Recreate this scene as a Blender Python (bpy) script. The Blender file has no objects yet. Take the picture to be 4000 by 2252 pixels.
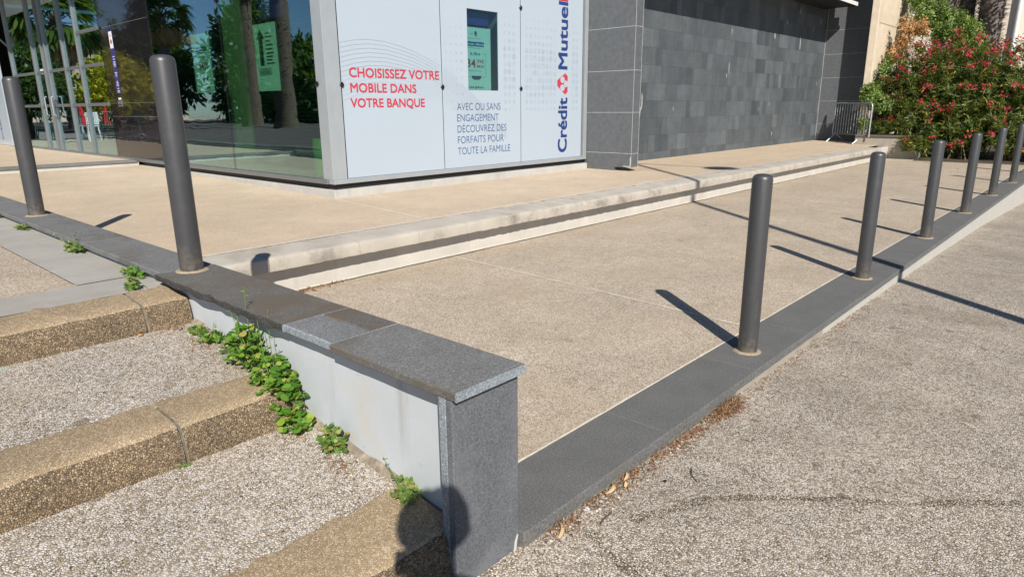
import bpy, bmesh, math, random
import numpy as np
from mathutils import Vector, Matrix, noise

random.seed(7)
rng = np.random.default_rng(7)
S = bpy.context.scene
COL = S.collection

# ------------------------------------------------------------------ camera, sky, sun, exposure
cd = bpy.data.cameras.new('camera')
cam = bpy.data.objects.new('camera', cd)
COL.objects.link(cam)
S.camera = cam
cd.sensor_width = 36.0
cd.lens = 23.52
cd.clip_start = 0.02
cd.clip_end = 600.0
YAW, PITCH, ROLL = math.radians(42.17), math.radians(15.14), math.radians(0.48)
fw = Vector((math.cos(YAW)*math.cos(PITCH), math.sin(YAW)*math.cos(PITCH), -math.sin(PITCH)))
rt = Vector((math.sin(YAW), -math.cos(YAW), 0))
dn = fw.cross(rt)
r_ = math.cos(ROLL)*rt + math.sin(ROLL)*dn
d_ = -math.sin(ROLL)*rt + math.cos(ROLL)*dn
cam.matrix_world = Matrix(((r_.x, -d_.x, -fw.x, 0), (r_.y, -d_.y, -fw.y, 0), (r_.z, -d_.z, -fw.z, 1.45), (0, 0, 0, 1)))

SUN_AZ, SUN_EL = math.radians(51.3), math.radians(36.9)      # heading the light travels in, and its height
ldir = Vector((math.cos(SUN_AZ)*math.cos(SUN_EL), math.sin(SUN_AZ)*math.cos(SUN_EL), -math.sin(SUN_EL)))
W = bpy.data.worlds.new('World')
S.world = W
W.use_nodes = True
wn = W.node_tree
sky = wn.nodes.new('ShaderNodeTexSky')
sky.sky_type = 'NISHITA'
sky.sun_disc = False
sky.sun_elevation = SUN_EL
sky.sun_rotation = math.atan2(-ldir.x, -ldir.y)
sky.altitude = 1500.0
sky.air_density = 0.9
sky.dust_density = 0.3
sky.ozone_density = 4.0
bgn = wn.nodes['Background']
wn.links.new(sky.outputs[0], bgn.inputs[0])
bgn.inputs[1].default_value = 0.062
sd = bpy.data.lights.new('sun', 'SUN')
sd.energy = 5.0
sd.angle = math.radians(0.5)
sd.color = (1.0, 0.94, 0.85)
so = bpy.data.objects.new('sun', sd)
so.rotation_euler = ldir.to_track_quat('-Z', 'Y').to_euler()
COL.objects.link(so)
S.view_settings.view_transform = 'Standard'
S.view_settings.look = 'None'
S.view_settings.exposure = 0.36
S.view_settings.gamma = 1.0

# ------------------------------------------------------------------ materials
class NB:
    """small node-graph builder"""
    def __init__(s, name):
        s.m = bpy.data.materials.new(name)
        s.m.use_nodes = True
        s.t = s.m.node_tree
        s.b = s.t.nodes['Principled BSDF']
        s.out = s.t.nodes['Material Output']
        tc = s.t.nodes.new('ShaderNodeTexCoord')
        s.co = tc.outputs['Object']
        s.uv = tc.outputs['Generated']
    def n(s, typ, **kw):
        x = s.t.nodes.new(typ)
        for k, v in kw.items():
            if k in x.inputs.keys():
                i = x.inputs[k]
                if hasattr(v, 'links'): s.t.links.new(v, i)
                else: i.default_value = v
            else: setattr(x, k, v)
        return x
    def link(s, a, b): s.t.links.new(a, b)
    def noise(s, scale, detail=3, rough=.55, co=None):
        x = s.n('ShaderNodeTexNoise', Scale=scale, Detail=detail, Roughness=rough)
        s.link(co or s.co, x.inputs['Vector'])
        return x.outputs['Fac']
    def scaled(s, v):
        x = s.n('ShaderNodeMapping'); x.inputs['Scale'].default_value = v
        s.link(s.co, x.inputs['Vector'])
        return x.outputs[0]
    def ramp(s, f, pts, interp='LINEAR'):
        x = s.n('ShaderNodeValToRGB')
        e = x.color_ramp; e.interpolation = interp
        while len(e.elements) < len(pts): e.elements.new(.5)
        for el, (p, c) in zip(e.elements, pts):
            el.position = p
            el.color = (c if hasattr(c, '__len__') else (c, c, c)) + ((1,) if not hasattr(c, '__len__') or len(c) == 3 else ())
        s.link(f, x.inputs[0])
        return x.outputs[0]
    def mix(s, f, a, b, mode='MIX'):
        x = s.n('ShaderNodeMix'); x.data_type = 'RGBA'; x.blend_type = mode
        for i, v in ((0, f), (6, a), (7, b)):
            if hasattr(v, 'links'): s.link(v, x.inputs[i])
            else: x.inputs[i].default_value = v if i == 0 else tuple(v) + (1,)
        return x.outputs[2]
    def math(s, op, a, b=0.0, c=0.0):
        x = s.n('ShaderNodeMath'); x.operation = op
        for i, v in enumerate((a, b, c)):
            if hasattr(v, 'links'): s.link(v, x.inputs[i])
            else: x.inputs[i].default_value = v
        return x.outputs[0]
    def bump(s, h, strength=.3, dist=.005):
        x = s.n('ShaderNodeBump', Strength=strength, Distance=dist)
        s.link(h, x.inputs['Height'])
        s.link(x.outputs[0], s.b.inputs['Normal'])
    def base(s, c):
        if hasattr(c, 'links'): s.link(c, s.b.inputs['Base Color'])
        else: s.b.inputs['Base Color'].default_value = tuple(c) + (1,)
    def set(s, rough=.8, metal=0.0, spec=.5):
        s.b.inputs['Roughness'].default_value = rough
        s.b.inputs['Metallic'].default_value = metal
        s.b.inputs['Specular IOR Level'].default_value = spec
        return s

def plain(name, c, rough=.6, metal=0.0, spec=.5, var=.12, vs=6.0, bump=0, bs=80):
    g = NB(name)
    f = g.noise(vs, 4)
    lo = tuple(x*(1-var) for x in c); hi = tuple(min(1, x*(1+var)) for x in c)
    g.base(g.ramp(f, [(.3, lo), (.7, hi)]))
    g.set(rough, metal, spec)
    if bump: g.bump(g.noise(bs, 3), bump, .004)
    return g.m

def aggregate(name, scale, stones, gap, gapw=(.02, .12), dirt=None, dirt_amt=.5, bump=.6, tone=.2, chalk=None, stretch=None, distort=.35):
    """exposed pebble concrete: every voronoi cell is one pebble, dark matrix between"""
    g = NB(name)
    co = g.co if not stretch else g.scaled(stretch)
    nz = g.n('ShaderNodeTexNoise', Scale=scale*.6, Detail=2.0)
    g.link(co, nz.inputs['Vector'])
    warp = g.n('ShaderNodeVectorMath'); warp.operation = 'MULTIPLY_ADD'
    g.link(nz.outputs['Color'], warp.inputs[0]); warp.inputs[1].default_value = (distort/scale,)*3; g.link(co, warp.inputs[2])
    v1 = g.n('ShaderNodeTexVoronoi', Scale=scale); v1.feature = 'F1'
    v2 = g.n('ShaderNodeTexVoronoi', Scale=scale); v2.feature = 'DISTANCE_TO_EDGE'
    for v in (v1, v2): g.link(warp.outputs[0], v.inputs['Vector'])
    sep = g.n('ShaderNodeSeparateColor'); g.link(v1.outputs['Color'], sep.inputs[0])
    k = len(stones)
    col = g.ramp(sep.outputs[0], [(i/k, c) for i, c in enumerate(stones)], 'CONSTANT')
    big = g.noise(1.3, 5, .6)
    mid = g.noise(9, 4, .6)
    wide = g.math('MULTIPLY_ADD', mid, .12, -.06)
    # cells of random smallness: some pebbles are missing, matrix shows
    e = g.math('SUBTRACT', v2.outputs['Distance'], g.math('MULTIPLY_ADD', sep.outputs[1], .07, wide))
    m = g.n('ShaderNodeMapRange'); m.inputs['From Min'].default_value = gapw[0]; m.inputs['From Max'].default_value = gapw[1]
    g.link(e, m.inputs['Value'])
    gapc = g.mix(g.noise(3.0, 4), tuple(x*.7 for x in gap), tuple(min(1, x*1.3) for x in gap))
    c = g.mix(m.outputs[0], gapc, col)
    c = g.mix(1.0, c, g.ramp(big, [(.25, 1-tone), (.75, 1.0)]), 'MULTIPLY')
    if dirt:
        f = g.ramp(g.noise(.9, 6, .62), [(.48, 0.0), (.72, dirt_amt)])
        c = g.mix(f, c, dirt)
    if chalk:
        for cc, s_, th in chalk:
            f = g.ramp(g.noise(s_, 5, .7), [(th, 0.0), (th+.08, .55)])
            c = g.mix(f, c, cc)
    c = g.mix(g.ramp(g.noise(7.5, 1, .5), [(.735, 0.0), (.75, .55)]), c, gap)
    g.base(c)
    h = g.math('MINIMUM', v2.outputs['Distance'], .3)
    g.bump(h, bump, .75/scale)
    return g.set(.75, 0, .35).m

def leafmat(name, cols, rough=.45, trans=.35):
    g = NB(name)
    a = g.n('ShaderNodeAttribute'); a.attribute_name = 'rnd'
    c = g.ramp(a.outputs['Fac'], [(i/max(1, len(cols)-1), x) for i, x in enumerate(cols)])
    g.base(c)
    g.set(rough, 0, .4)
    tr = g.n('ShaderNodeBsdfTranslucent')
    g.link(g.mix(.5, c, (.35, .5, .02)) if trans > .2 else c, tr.inputs['Color'])
    mx = g.n('ShaderNodeMixShader'); mx.inputs[0].default_value = trans
    g.link(g.b.outputs[0], mx.inputs[1]); g.link(tr.outputs[0], mx.inputs[2])
    g.link(mx.outputs[0], g.out.inputs[0])
    return g.m

M = {}
M['pebble'] = aggregate('pebble_paving', 116, [(0.767, 0.682, 0.593), (0.635, 0.559, 0.475), (0.834, 0.772, 0.688), (0.691, 0.604, 0.510), (0.504, 0.403, 0.296), (0.811, 0.727, 0.640), (0.372, 0.313, 0.237)], (.11, .088, .06), (.0, .085), (.24, .20, .14), .4, .8, .3)
M['pebble_dirty'] = aggregate('dirty_pebble_seam', 105, [(.72, .63, .52), (.58, .50, .40), (.78, .69, .58), (.40, .33, .24)], (.08, .065, .045), (.04, .15), (.10, .08, .05), .5, .8)
M['pebble_step'] = aggregate('pebble_step_paving', 122, [(0.674, 0.614, 0.554), (0.578, 0.517, 0.454), (0.740, 0.692, 0.635), (0.617, 0.555, 0.494), (0.463, 0.371, 0.262), (0.713, 0.652, 0.595), (0.385, 0.331, 0.262)], (.10, .08, .052), (-.005, .07), (.28, .22, .12), .35, .8,
                             chalk=[((.35, .50, .46), 2.6, .655)])
M['terrace'] = aggregate('terrace_aggregate', 135, [(0.716, 0.616, 0.509), (0.593, 0.492, 0.389), (0.806, 0.706, 0.599), (0.671, 0.571, 0.467), (0.447, 0.339, 0.228), (0.760, 0.672, 0.575), (0.851, 0.791, 0.694)], (.26, .20, .13), (.0, .11), (.40, .32, .22), .5, .5, .24)
M['terrace_upper'] = aggregate('upper_terrace_aggregate', 140, [(0.721, 0.603, 0.469), (0.649, 0.530, 0.402), (0.772, 0.654, 0.515), (0.700, 0.577, 0.443), (0.556, 0.433, 0.309)], (.44, .34, .235), (.0, .10), (.50, .40, .28), .5, .35, .2)
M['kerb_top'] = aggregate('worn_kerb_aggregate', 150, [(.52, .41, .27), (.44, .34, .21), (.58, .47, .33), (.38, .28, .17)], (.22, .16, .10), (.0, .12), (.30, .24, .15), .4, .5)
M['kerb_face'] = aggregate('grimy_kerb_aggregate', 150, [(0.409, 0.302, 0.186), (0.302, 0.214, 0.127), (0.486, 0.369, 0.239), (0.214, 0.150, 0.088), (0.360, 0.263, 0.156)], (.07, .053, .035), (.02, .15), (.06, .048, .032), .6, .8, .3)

def slab(name, c, patch=None, pth=.5, speck=.35, bump=.35):
    g = NB(name)
    f = g.noise(260, 2, .6); f2 = g.noise(420, 1)
    big = g.noise(4, 5, .6)
    lo = tuple(x*(1-speck) for x in c); hi = tuple(x*(1+speck*1.3) for x in c)
    col = g.ramp(f, [(.34, lo), (.5, c), (.66, hi)])
    col = g.mix(1.0, col, g.ramp(big, [(.3, .86), (.7, 1.08)]), 'MULTIPLY')
    col = g.mix(1.0, col, g.ramp(g.noise(115, 3, .75), [(.32, .66), (.5, 1.0), (.68, 1.40)]), 'MULTIPLY')
    col = g.mix(g.ramp(f2, [(.66, 0.0), (.70, .8)]), col, (.34, .35, .35))
    if patch:
        col = g.mix(g.ramp(g.noise(2.6, 6, .65), [(pth, 0.0), (pth+.16, .85)]), col, patch)
    g.base(col)
    g.bump(g.noise(240, 3, .7), bump, .0012)
    return g.set(.82, 0, .3).m
M['basalt'] = slab('basalt_slab', (.165, .166, .166), (.120, .103, .083), .50)
M['basalt_kerb'] = slab('kerb_basalt_slab', (.128, .129, .127), (.150, .138, .120), .56)
M['basalt_brown'] = slab('lichen_basalt_slab', (.122, .119, .113), (.125, .101, .077), .45)
M['basalt_clean'] = slab('fresh_basalt_slab', (.172, .178, .185))
M['basalt_edge'] = slab('sawn_basalt_edge', (.22, .25, .275), None)
M['basalt_black'] = slab('blackened_stone_edge', (.045, .043, .040), (.20, .19, .18), .60)
M['pillar'] = slab('honed_basalt', (.115, .122, .134), (.175, .182, .196), .50, .12, .15)

def render_wall(name, c, stain):
    g = NB(name)
    col = g.ramp(g.noise(5, 5), [(.3, tuple(x*.92 for x in c)), (.7, c)])
    col = g.mix(g.ramp(g.noise(3.1, 6, .65), [(.56, 0.0), (.68, .5)]), col, stain)
    st = g.noise(1.0, 5, .6, g.scaled((9, 9, .9)))
    col = g.mix(g.ramp(st, [(.63, 0.0), (.78, .40)]), col, (.25, .23, .19))
    col = g.mix(g.ramp(g.noise(14, 7, .8), [(.62, 0.0), (.66, .35)]), col, (.34, .31, .26))
    g.base(col)
    g.bump(g.noise(150, 4, .7), .5, .0022)
    return g.set(.88, 0, .25).m
M['render'] = render_wall('grey_white_render', (.50, .535, .565), (.52, .48, .41))
M['render_far'] = render_wall('pale_render', (.46, .445, .41), (.48, .44, .36))

def concrete(name, c, stain, th=.55, vert=True, bump=.3):
    g = NB(name)
    col = g.ramp(g.noise(3.5, 6, .6), [(.3, tuple(x*.86 for x in c)), (.7, tuple(min(1, x*1.05) for x in c))])
    col = g.mix(g.ramp(g.noise(2.2, 7, .7), [(th, 0.0), (th+.14, .75)]), col, stain)
    if vert:
        st = g.noise(1.0, 5, .6, g.scaled((7, 7, .7)))
        col = g.mix(g.ramp(st, [(.55, 0.0), (.72, .35)]), col, tuple(x*.55 for x in c))
    col = g.mix(g.ramp(g.noise(60, 2), [(.70, 0.0), (.74, .6)]), col, tuple(x*.45 for x in c))
    g.base(col)
    g.bump(g.noise(45, 6, .7), bump, .003)
    return g.set(.85, 0, .3).m
M['lip'] = concrete('weathered_cast_concrete', (.46, .425, .375), (.30, .27, .22), .52, False, .5)
M['lip_face'] = concrete('rough_concrete_edge', (.45, .41, .35), (.19, .17, .145), .50, False, 1.0)
M['lowwall'] = concrete('pale_concrete_riser', (.55, .52, .47), (.50, .42, .33), .56)
M['plinth'] = concrete('plinth_concrete', (.47, .465, .44), (.45, .42, .36), .6)
M['beige_conc'] = concrete('beige_fair_faced_concrete', (.66, .56, .43), (.56, .47, .35), .5, True, .12)
M['beige_wall'] = plain('beige_facade_paint', (.72, .63, .52), .85, var=.05)
M['planter'] = concrete('planter_concrete', (.34, .305, .255), (.38, .34, .28), .55)
M['mortar'] = plain('mortar', (.34, .27, .19), .95, var=.25, vs=60, bump=.8)
M['mortar_base'] = plain('dirty_base_mortar', (.25, .21, .16), .95, var=.4, vs=25, bump=.8)
M['mortar_grey'] = plain('grey_mortar', (.15, .14, .12), .95, var=.4, vs=30, bump=.8)
M['sealant'] = plain('pale_joint_filler', (.66, .62, .53), .8, var=.15, vs=20)
M['paving_grey'] = concrete('grey_paving_slab', (.39, .375, .345), (.32, .30, .265), .5, False, .1)
M['steel'] = NB('bollard_paint')
g = M['steel']; f = g.noise(900, 2)
g.base(g.ramp(f, [(.3, (.058, .059, .062)), (.62, (.072, .073, .077)), (.75, (.16, .16, .165))])); 
c_ = g.b.inputs['Base Color'].links[0].from_socket
c_ = g.mix(g.ramp(g.noise(7, 6, .7), [(.52, 0.0), (.75, .45)]), c_, (.125, .120, .112))
sc_ = g.noise(1.0, 3, .6, g.scaled((60, 60, 3.5)))
c_ = g.mix(g.ramp(sc_, [(.70, 0.0), (.74, .55)]), c_, (.22, .22, .215))
sx = g.n('ShaderNodeSeparateXYZ'); g.link(g.co, sx.inputs[0])
low = g.math('MULTIPLY', g.ramp(sx.outputs[2], [(.0, 1.0), (.16, 0.0)]), g.ramp(g.noise(30, 4), [(.35, 0.0), (.65, .7)]))
c_ = g.mix(low, c_, (.24, .20, .15))
g.base(c_)
g.bump(g.noise(500, 2), .10, .001); M['steel'] = g.set(.42, .3, .5).m
M['alu'] = plain('anodised_aluminium', (.24, .255, .265), .38, .55, .5, .05)
M['alu_light'] = plain('light_anodised_aluminium', (.40, .435, .46), .40, .35, .5, .04)
M['rubber'] = plain('black_rubber', (.012, .012, .013), .55)
M['knob'] = plain('black_fixing', (.010, .010, .011), .18)
M['panel'] = plain('white_printed_panel', (.40, .465, .535), .22, 0, .5, .015, 1.0)
M['dot'] = plain('pale_grey_print', (.365, .425, .50), .22)
M['line_a'] = plain('grey_print_line', (.30, .33, .38), .3)
M['line_b'] = plain('faint_grey_print_line', (.44, .48, .55), .3)
M['red'] = plain('red_print', (.50, .042, .065), .3, var=.03)
M['navy'] = plain('navy_print', (.018, .045, .19), .3, var=.05)
M['navy_text'] = plain('slate_blue_print', (.05, .11, .26), .3, var=.05)
M['grey_text'] = plain('grey_print', (.28, .34, .36), .4)
M['poster'] = plain('poster_paper', (.62, .66, .62), .7, var=.02)
M['poster_bright'] = plain('bright_poster_paper', (.90, .92, .88), .7, var=.02)
M['poster_ink'] = plain('black_poster_ink', (.02, .03, .06), .6)
M['poster_red'] = plain('dark_red_poster_ink', (.45, .02, .03), .6)
M['poster_blue'] = plain('blue_poster_ink', (.01, .06, .22), .6)
M['white'] = plain('white_vinyl', (.78, .80, .84), .4, var=.03)
M['strip'] = plain('indigo_vinyl', (.045, .035, .22), .3)
M['zinc'] = plain('galvanised_steel', (.48, .51, .54), .42, .6, .5, .12, 20)
M['zinc_dark'] = plain('dull_galvanised_bar', (.25, .26, .27), .5, .5, .5, .12, 20)
M['dark_interior'] = plain('dark_interior_wall', (.035, .055, .05), .8)
M['floor_in'] = plain('pinkish_interior_floor', (.30, .22, .20), .5)
M['slat'] = plain('dark_blind_slat', (.022, .030, .028), .5)
M['lime'] = plain('lime_upholstery', (.22, .42, .08), .7)
M['cream'] = plain('cream_interior_paint', (.30, .30, .18), .7)
M['soffit'] = plain('black_soffit', (.012, .013, .016), .6)
M['fascia'] = plain('white_fascia', (.70, .70, .68), .5)
M['soil'] = plain('soil', (.06, .045, .03), .95, var=.4, vs=20, bump=.8)
M['ground'] = plain('far_ground', (.24, .21, .17), .9, var=.2, vs=.4)
M['bark'] = plain('palm_fibre', (.13, .11, .10), .95, var=.35, vs=9)
M['boot'] = leafmat('palm_boot', [(.36, .31, .29), (.22, .19, .175), (.13, .11, .10), (.46, .41, .38)], .9, 0.0)
M['wood'] = plain('grey_brown_bark', (.09, .065, .045), .95, var=.3, vs=12, bump=.6)
M['stem'] = plain('olive_stem', (.17, .15, .06), .7, var=.3, vs=20)
M['stem_green'] = plain('green_stem', (.13, .22, .05), .6)
M['oleander'] = leafmat('oleander_leaf', [(.03, .055, .013), (.06, .10, .022), (.12, .155, .034), (.24, .235, .06)])
M['oleander_yellow'] = leafmat('yellowing_leaf', [(.55, .42, .05), (.62, .50, .08), (.50, .30, .08)])
M['flower'] = leafmat('crimson_petal', [(.34, .008, .030), (.46, .015, .05), (.55, .03, .085), (.26, .006, .020)], .6, .25)
M['bush'] = leafmat('light_bush_leaf', [(.05, .095, .02), (.11, .18, .035), (.20, .29, .07), (.34, .42, .15)])
M['dead'] = leafmat('dead_tan_leaf', [(.42, .22, .08), (.55, .32, .13), (.62, .40, .19), (.32, .17, .07)], .8, .2)
M['weed'] = leafmat('weed_leaf', [(.055, .15, .022), (.09, .225, .028), (.14, .30, .036), (.26, .36, .05), (.38, .30, .09)], .5, .3)
M['weed_dark'] = leafmat('small_weed_leaf', [(.07, .16, .035), (.14, .25, .05), (.22, .30, .07), (.34, .25, .10)], .5, .3)
M['evergreen'] = leafmat('dark_evergreen_leaf', [(.012, .035, .010), (.025, .06, .014), (.05, .09, .02)])
M['golden'] = leafmat('golden_leaf', [(.30, .34, .03), (.58, .52, .04), (.80, .66, .05)])
M['frond'] = leafmat('palm_frond', [(.05, .10, .02), (.09, .16, .03), (.17, .22, .05)])
M['litter'] = leafmat('dry_leaf_litter', [(.16, .06, .03), (.28, .10, .05), (.40, .25, .12), (.10, .06, .04), (.52, .40, .25)], .85, .1)
M['husk'] = leafmat('pale_curled_husk', [(.62, .42, .22), (.66, .47, .27)], .7, .15)
M['gravel'] = leafmat('loose_gravel', [(.55, .52, .48), (.40, .36, .30), (.14, .14, .15), (.62, .58, .50)], .8, 0.0)
M['skin'] = plain('skin', (.50, .32, .23), .55)
M['cloth'] = plain('dark_jacket_cloth', (.05, .06, .09), .9)
M['hair'] = plain('dark_hair', (.03, .022, .018), .6)
M['plastic_black'] = plain('black_phone_glass', (.01, .01, .012), .15)
M['plastic_white'] = plain('white_moulded_plastic', (.75, .77, .78), .4)
M['plastic_green'] = plain('dark_green_plastic', (.015, .05, .03), .45)
M['parasol'] = plain('red_canvas', (.55, .015, .02), .85)
M['roof_grey'] = plain('brown_grey_eave', (.16, .14, .12), .8)
M['brickish'] = plain('pale_brick_facade', (.50, .40, .30), .85, var=.15, vs=3)
M['window_dark'] = plain('dark_window', (.02, .025, .03), .1)
M['shaded_paving'] = plain('tree_shade_paving', (.105, .082, .076), .9, var=.25, vs=2)  # plaza paving with the shade of the trees put into its dark colour
M['cig_paper'] = plain('cigarette_paper', (.75, .73, .68), .8)
M['cig_filter'] = plain('cigarette_filter', (.50, .25, .08), .8)
M['tag_grey'] = plain('grey_plastic_tag', (.22, .23, .24), .6)

def glassmat(name, tint, ior, wav, refl=(1, 1, 1)):
    g = NB(name)
    g.t.nodes.remove(g.b)
    lw = g.n('ShaderNodeLayerWeight', Blend=.5)
    fr_ = g.math('MULTIPLY_ADD', g.math('POWER', lw.outputs['Facing'], ior), .93, .06)
    gl = g.n('ShaderNodeBsdfGlossy', Roughness=0.0); gl.inputs['Color'].default_value = refl + (1,)
    bp = g.n('ShaderNodeBump', Strength=wav, Distance=.02)
    g.link(g.noise(1.0, 2, .5, g.scaled((3, 1.1, 3.2))), bp.inputs['Height'])
    g.link(bp.outputs[0], gl.inputs['Normal'])
    tr = g.n('ShaderNodeBsdfTransparent'); tr.inputs[0].default_value = tint + (1,)
    mx = g.n('ShaderNodeMixShader')
    g.link(fr_, mx.inputs[0]); g.link(tr.outputs[0], mx.inputs[1]); g.link(gl.outputs[0], mx.inputs[2])
    g.link(mx.outputs[0], g.out.inputs[0])
    return g.m
M['glass'] = glassmat('green_tinted_glass', (.66, .88, .76), 1.7, .05, (.74, .90, 1.0))
M['glass_screen'] = glassmat('window_glass', (.66, .84, .82), 3.0, .02)
g = NB('dark_glossy_cladding'); g.base((.014, .013, .016)); g.set(.03, 0, .9); g.bump(g.noise(1.0, 2, .5, g.scaled((3, 1.3, 3.5))), .12, .02); M['dark_glass'] = g.m

def tilemat(name, a, b, joint):
    g = NB(name)
    at = g.n('ShaderNodeAttribute'); at.attribute_name = 'rnd'
    base = g.ramp(at.outputs['Fac'], [(0, a), (.45, tuple((x+y)*.42 for x, y in zip(a, b))), (.8, tuple((x+y)*.5 for x, y in zip(a, b))), (1, b)])
    fine = g.noise(55, 5, .7); soft = g.noise(3, 5)
    c = g.mix(1.0, base, g.ramp(fine, [(.25, .62), (.75, 1.35)]), 'MULTIPLY')
    c = g.mix(1.0, c, g.ramp(soft, [(.3, .85), (.7, 1.12)]), 'MULTIPLY')
    st = g.noise(1.0, 4, .6, g.scaled((8, 8, .8)))
    c = g.mix(g.ramp(st, [(.57, 0.0), (.75, .3)]), c, (.20, .19, .15))
    vein = g.noise(1.0, 2, .5, g.scaled((6.5, 6.5, 1.3)))
    c = g.mix(g.ramp(vein, [(.735, 0.0), (.75, .8)]), c, (.42, .43, .42))
    g.base(c)
    g.bump(g.noise(120, 5, .7), .3, .004)
    return g.set(.62, 0, .4).m
M['slate'] = tilemat('slate_tile', (.060, .072, .082), (.155, .174, .189), .04)
g = NB('large_grey_stone'); f = g.noise(14, 6, .7)
g.base(g.ramp(f, [(.3, (.085, .093, .101)), (.55, (.110, .119, .128)), (.75, (.138, .137, .134))])); g.bump(g.noise(30, 5), .12, .004); M['bigstone'] = g.set(.55, 0, .4).m
M['joint_white'] = plain('white_stone_joint', (.42, .43, .43), .9)
M['slate_back'] = plain('dark_joint', (.05, .055, .06), .9)

# ------------------------------------------------------------------ mesh helpers
def mesh(name, V, F, mats, rnd=None, smooth=False, mi=None):
    me = bpy.data.meshes.new(name)
    me.from_pydata([tuple(v) for v in V], [], F)
    for m in (mats if isinstance(mats, (list, tuple)) else [mats]): me.materials.append(m)
    if mi is not None: me.polygons.foreach_set('material_index', np.asarray(mi, dtype=np.int32))
    if rnd is not None:
        a = me.attributes.new('rnd', 'FLOAT', 'FACE')
        a.data.foreach_set('value', np.asarray(rnd, dtype=np.float32))
    if smooth: me.polygons.foreach_set('use_smooth', [True]*len(me.polygons))
    me.update()
    return me
def rootloc(p):
    while p.parent: p = p.parent
    return p.location
def link(name, me, parent=None):
    """links a mesh given in world coordinates as ONE object, under parent when there is one"""
    o = bpy.data.objects.new(name, me)
    COL.objects.link(o)
    if parent is not None:
        me.transform(Matrix.Translation(-Vector(rootloc(parent))))
        o.parent = parent
    return o
def tag(o, label=None, cat=None, group=None, kind=None):
    if label: o['label'] = label
    if cat: o['category'] = cat
    if group: o['group'] = group
    if kind: o['kind'] = kind
    return o
def thing(name, label, cat, loc=(0, 0, 0), group=None):
    o = bpy.data.objects.new(name, None)
    o.empty_display_size = .2
    COL.objects.link(o)
    o.location = loc
    return tag(o, label, cat, group)
def dup(o, parent=None):
    c = o.copy(); COL.objects.link(c)
    c.parent = parent
    for ch in list(o.children): dup(ch, c)
    return c

class MB:
    """collects shapes for one mesh"""
    def __init__(s): s.V = []; s.F = []; s.R = []; s.I = []
    def add(s, V, F, r=0.0, i=0):
        b = len(s.V); s.V += [tuple(v) for v in V]
        s.F += [tuple(b+k for k in f) for f in F]
        s.R += [r]*len(F); s.I += [i]*len(F)
        return s
    def box(s, a, b, r=0.0, i=0):
        (x0, y0, z0), (x1, y1, z1) = a, b
        V = [(x0, y0, z0), (x1, y0, z0), (x1, y1, z0), (x0, y1, z0), (x0, y0, z1), (x1, y0, z1), (x1, y1, z1), (x0, y1, z1)]
        return s.add(V, [(0, 3, 2, 1), (4, 5, 6, 7), (0, 1, 5, 4), (1, 2, 6, 5), (2, 3, 7, 6), (3, 0, 4, 7)], r, i)
    def tube(s, pts, rad, n=8, r=0.0, caps=True, i=0):
        pts = [Vector(p) for p in pts]
        rad = rad if hasattr(rad, '__len__') else [rad]*len(pts)
        V = []; F = []
        u = None
        for k, p in enumerate(pts):
            t = (pts[min(k+1, len(pts)-1)]-pts[max(k-1, 0)]).normalized()
            if u is None: u = t.orthogonal().normalized()
            u = (u - t*u.dot(t)).normalized()
            w = t.cross(u)
            for j in range(n):
                a = 2*math.pi*j/n
                V.append(p+rad[k]*(math.cos(a)*u+math.sin(a)*w))
        for k in range(len(pts)-1):
            for j in range(n):
                F.append((k*n+j, k*n+(j+1) % n, (k+1)*n+(j+1) % n, (k+1)*n+j))
        if caps:
            F.append(tuple(range(n-1, -1, -1))); F.append(tuple((len(pts)-1)*n+j for j in range(n)))
        return s.add(V, F, r, i)
    def lathe(s, prof, n=24, c=(0, 0, 0), r=0.0, i=0):
        V = []; F = []
        for rr, z in prof:
            for j in range(n):
                a = 2*math.pi*j/n
                V.append((c[0]+rr*math.cos(a), c[1]+rr*math.sin(a), c[2]+z))
        m = len(prof)
        for k in range(m-1):
            for j in range(n):
                F.append((k*n+j, k*n+(j+1) % n, (k+1)*n+(j+1) % n, (k+1)*n+j))
        F.append(tuple(range(n-1, -1, -1))); F.append(tuple((m-1)*n+j for j in range(n)))
        return s.add(V, F, r, i)
    def build(s, name, mats, parent=None, smooth=False, bevel=0, seg=2, jitter=0, rnd=False):
        me = mesh(name, s.V, s.F, mats, s.R if rnd else None, False, s.I)
        if bevel:
            bm = bmesh.new(); bm.from_mesh(me)
            es = [e for e in bm.edges if len(e.link_faces) == 2 and e.calc_face_angle(0) > .5]
            bmesh.ops.bevel(bm, geom=es, offset=bevel, segments=seg, affect='EDGES', profile=.5, clamp_overlap=True)
            bm.to_mesh(me); bm.free()
        if smooth and not bevel:
            me.polygons.foreach_set('use_smooth', [True]*len(me.polygons))
            try: me.set_sharp_from_angle(angle=math.radians(40))
            except Exception: pass
        return link(name, me, parent)

def cutrough(o, length_axis, amp, scale, cond):
    """wears an edge: nudges the vertices that satisfy cond by noise"""
    for v in o.data.vertices:
        if cond(v.co):
            n = noise.noise_vector(v.co*scale)
            v.co += Vector((n.x*amp*(length_axis != 0), n.y*amp*(length_axis != 1), n.z*amp))

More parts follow.
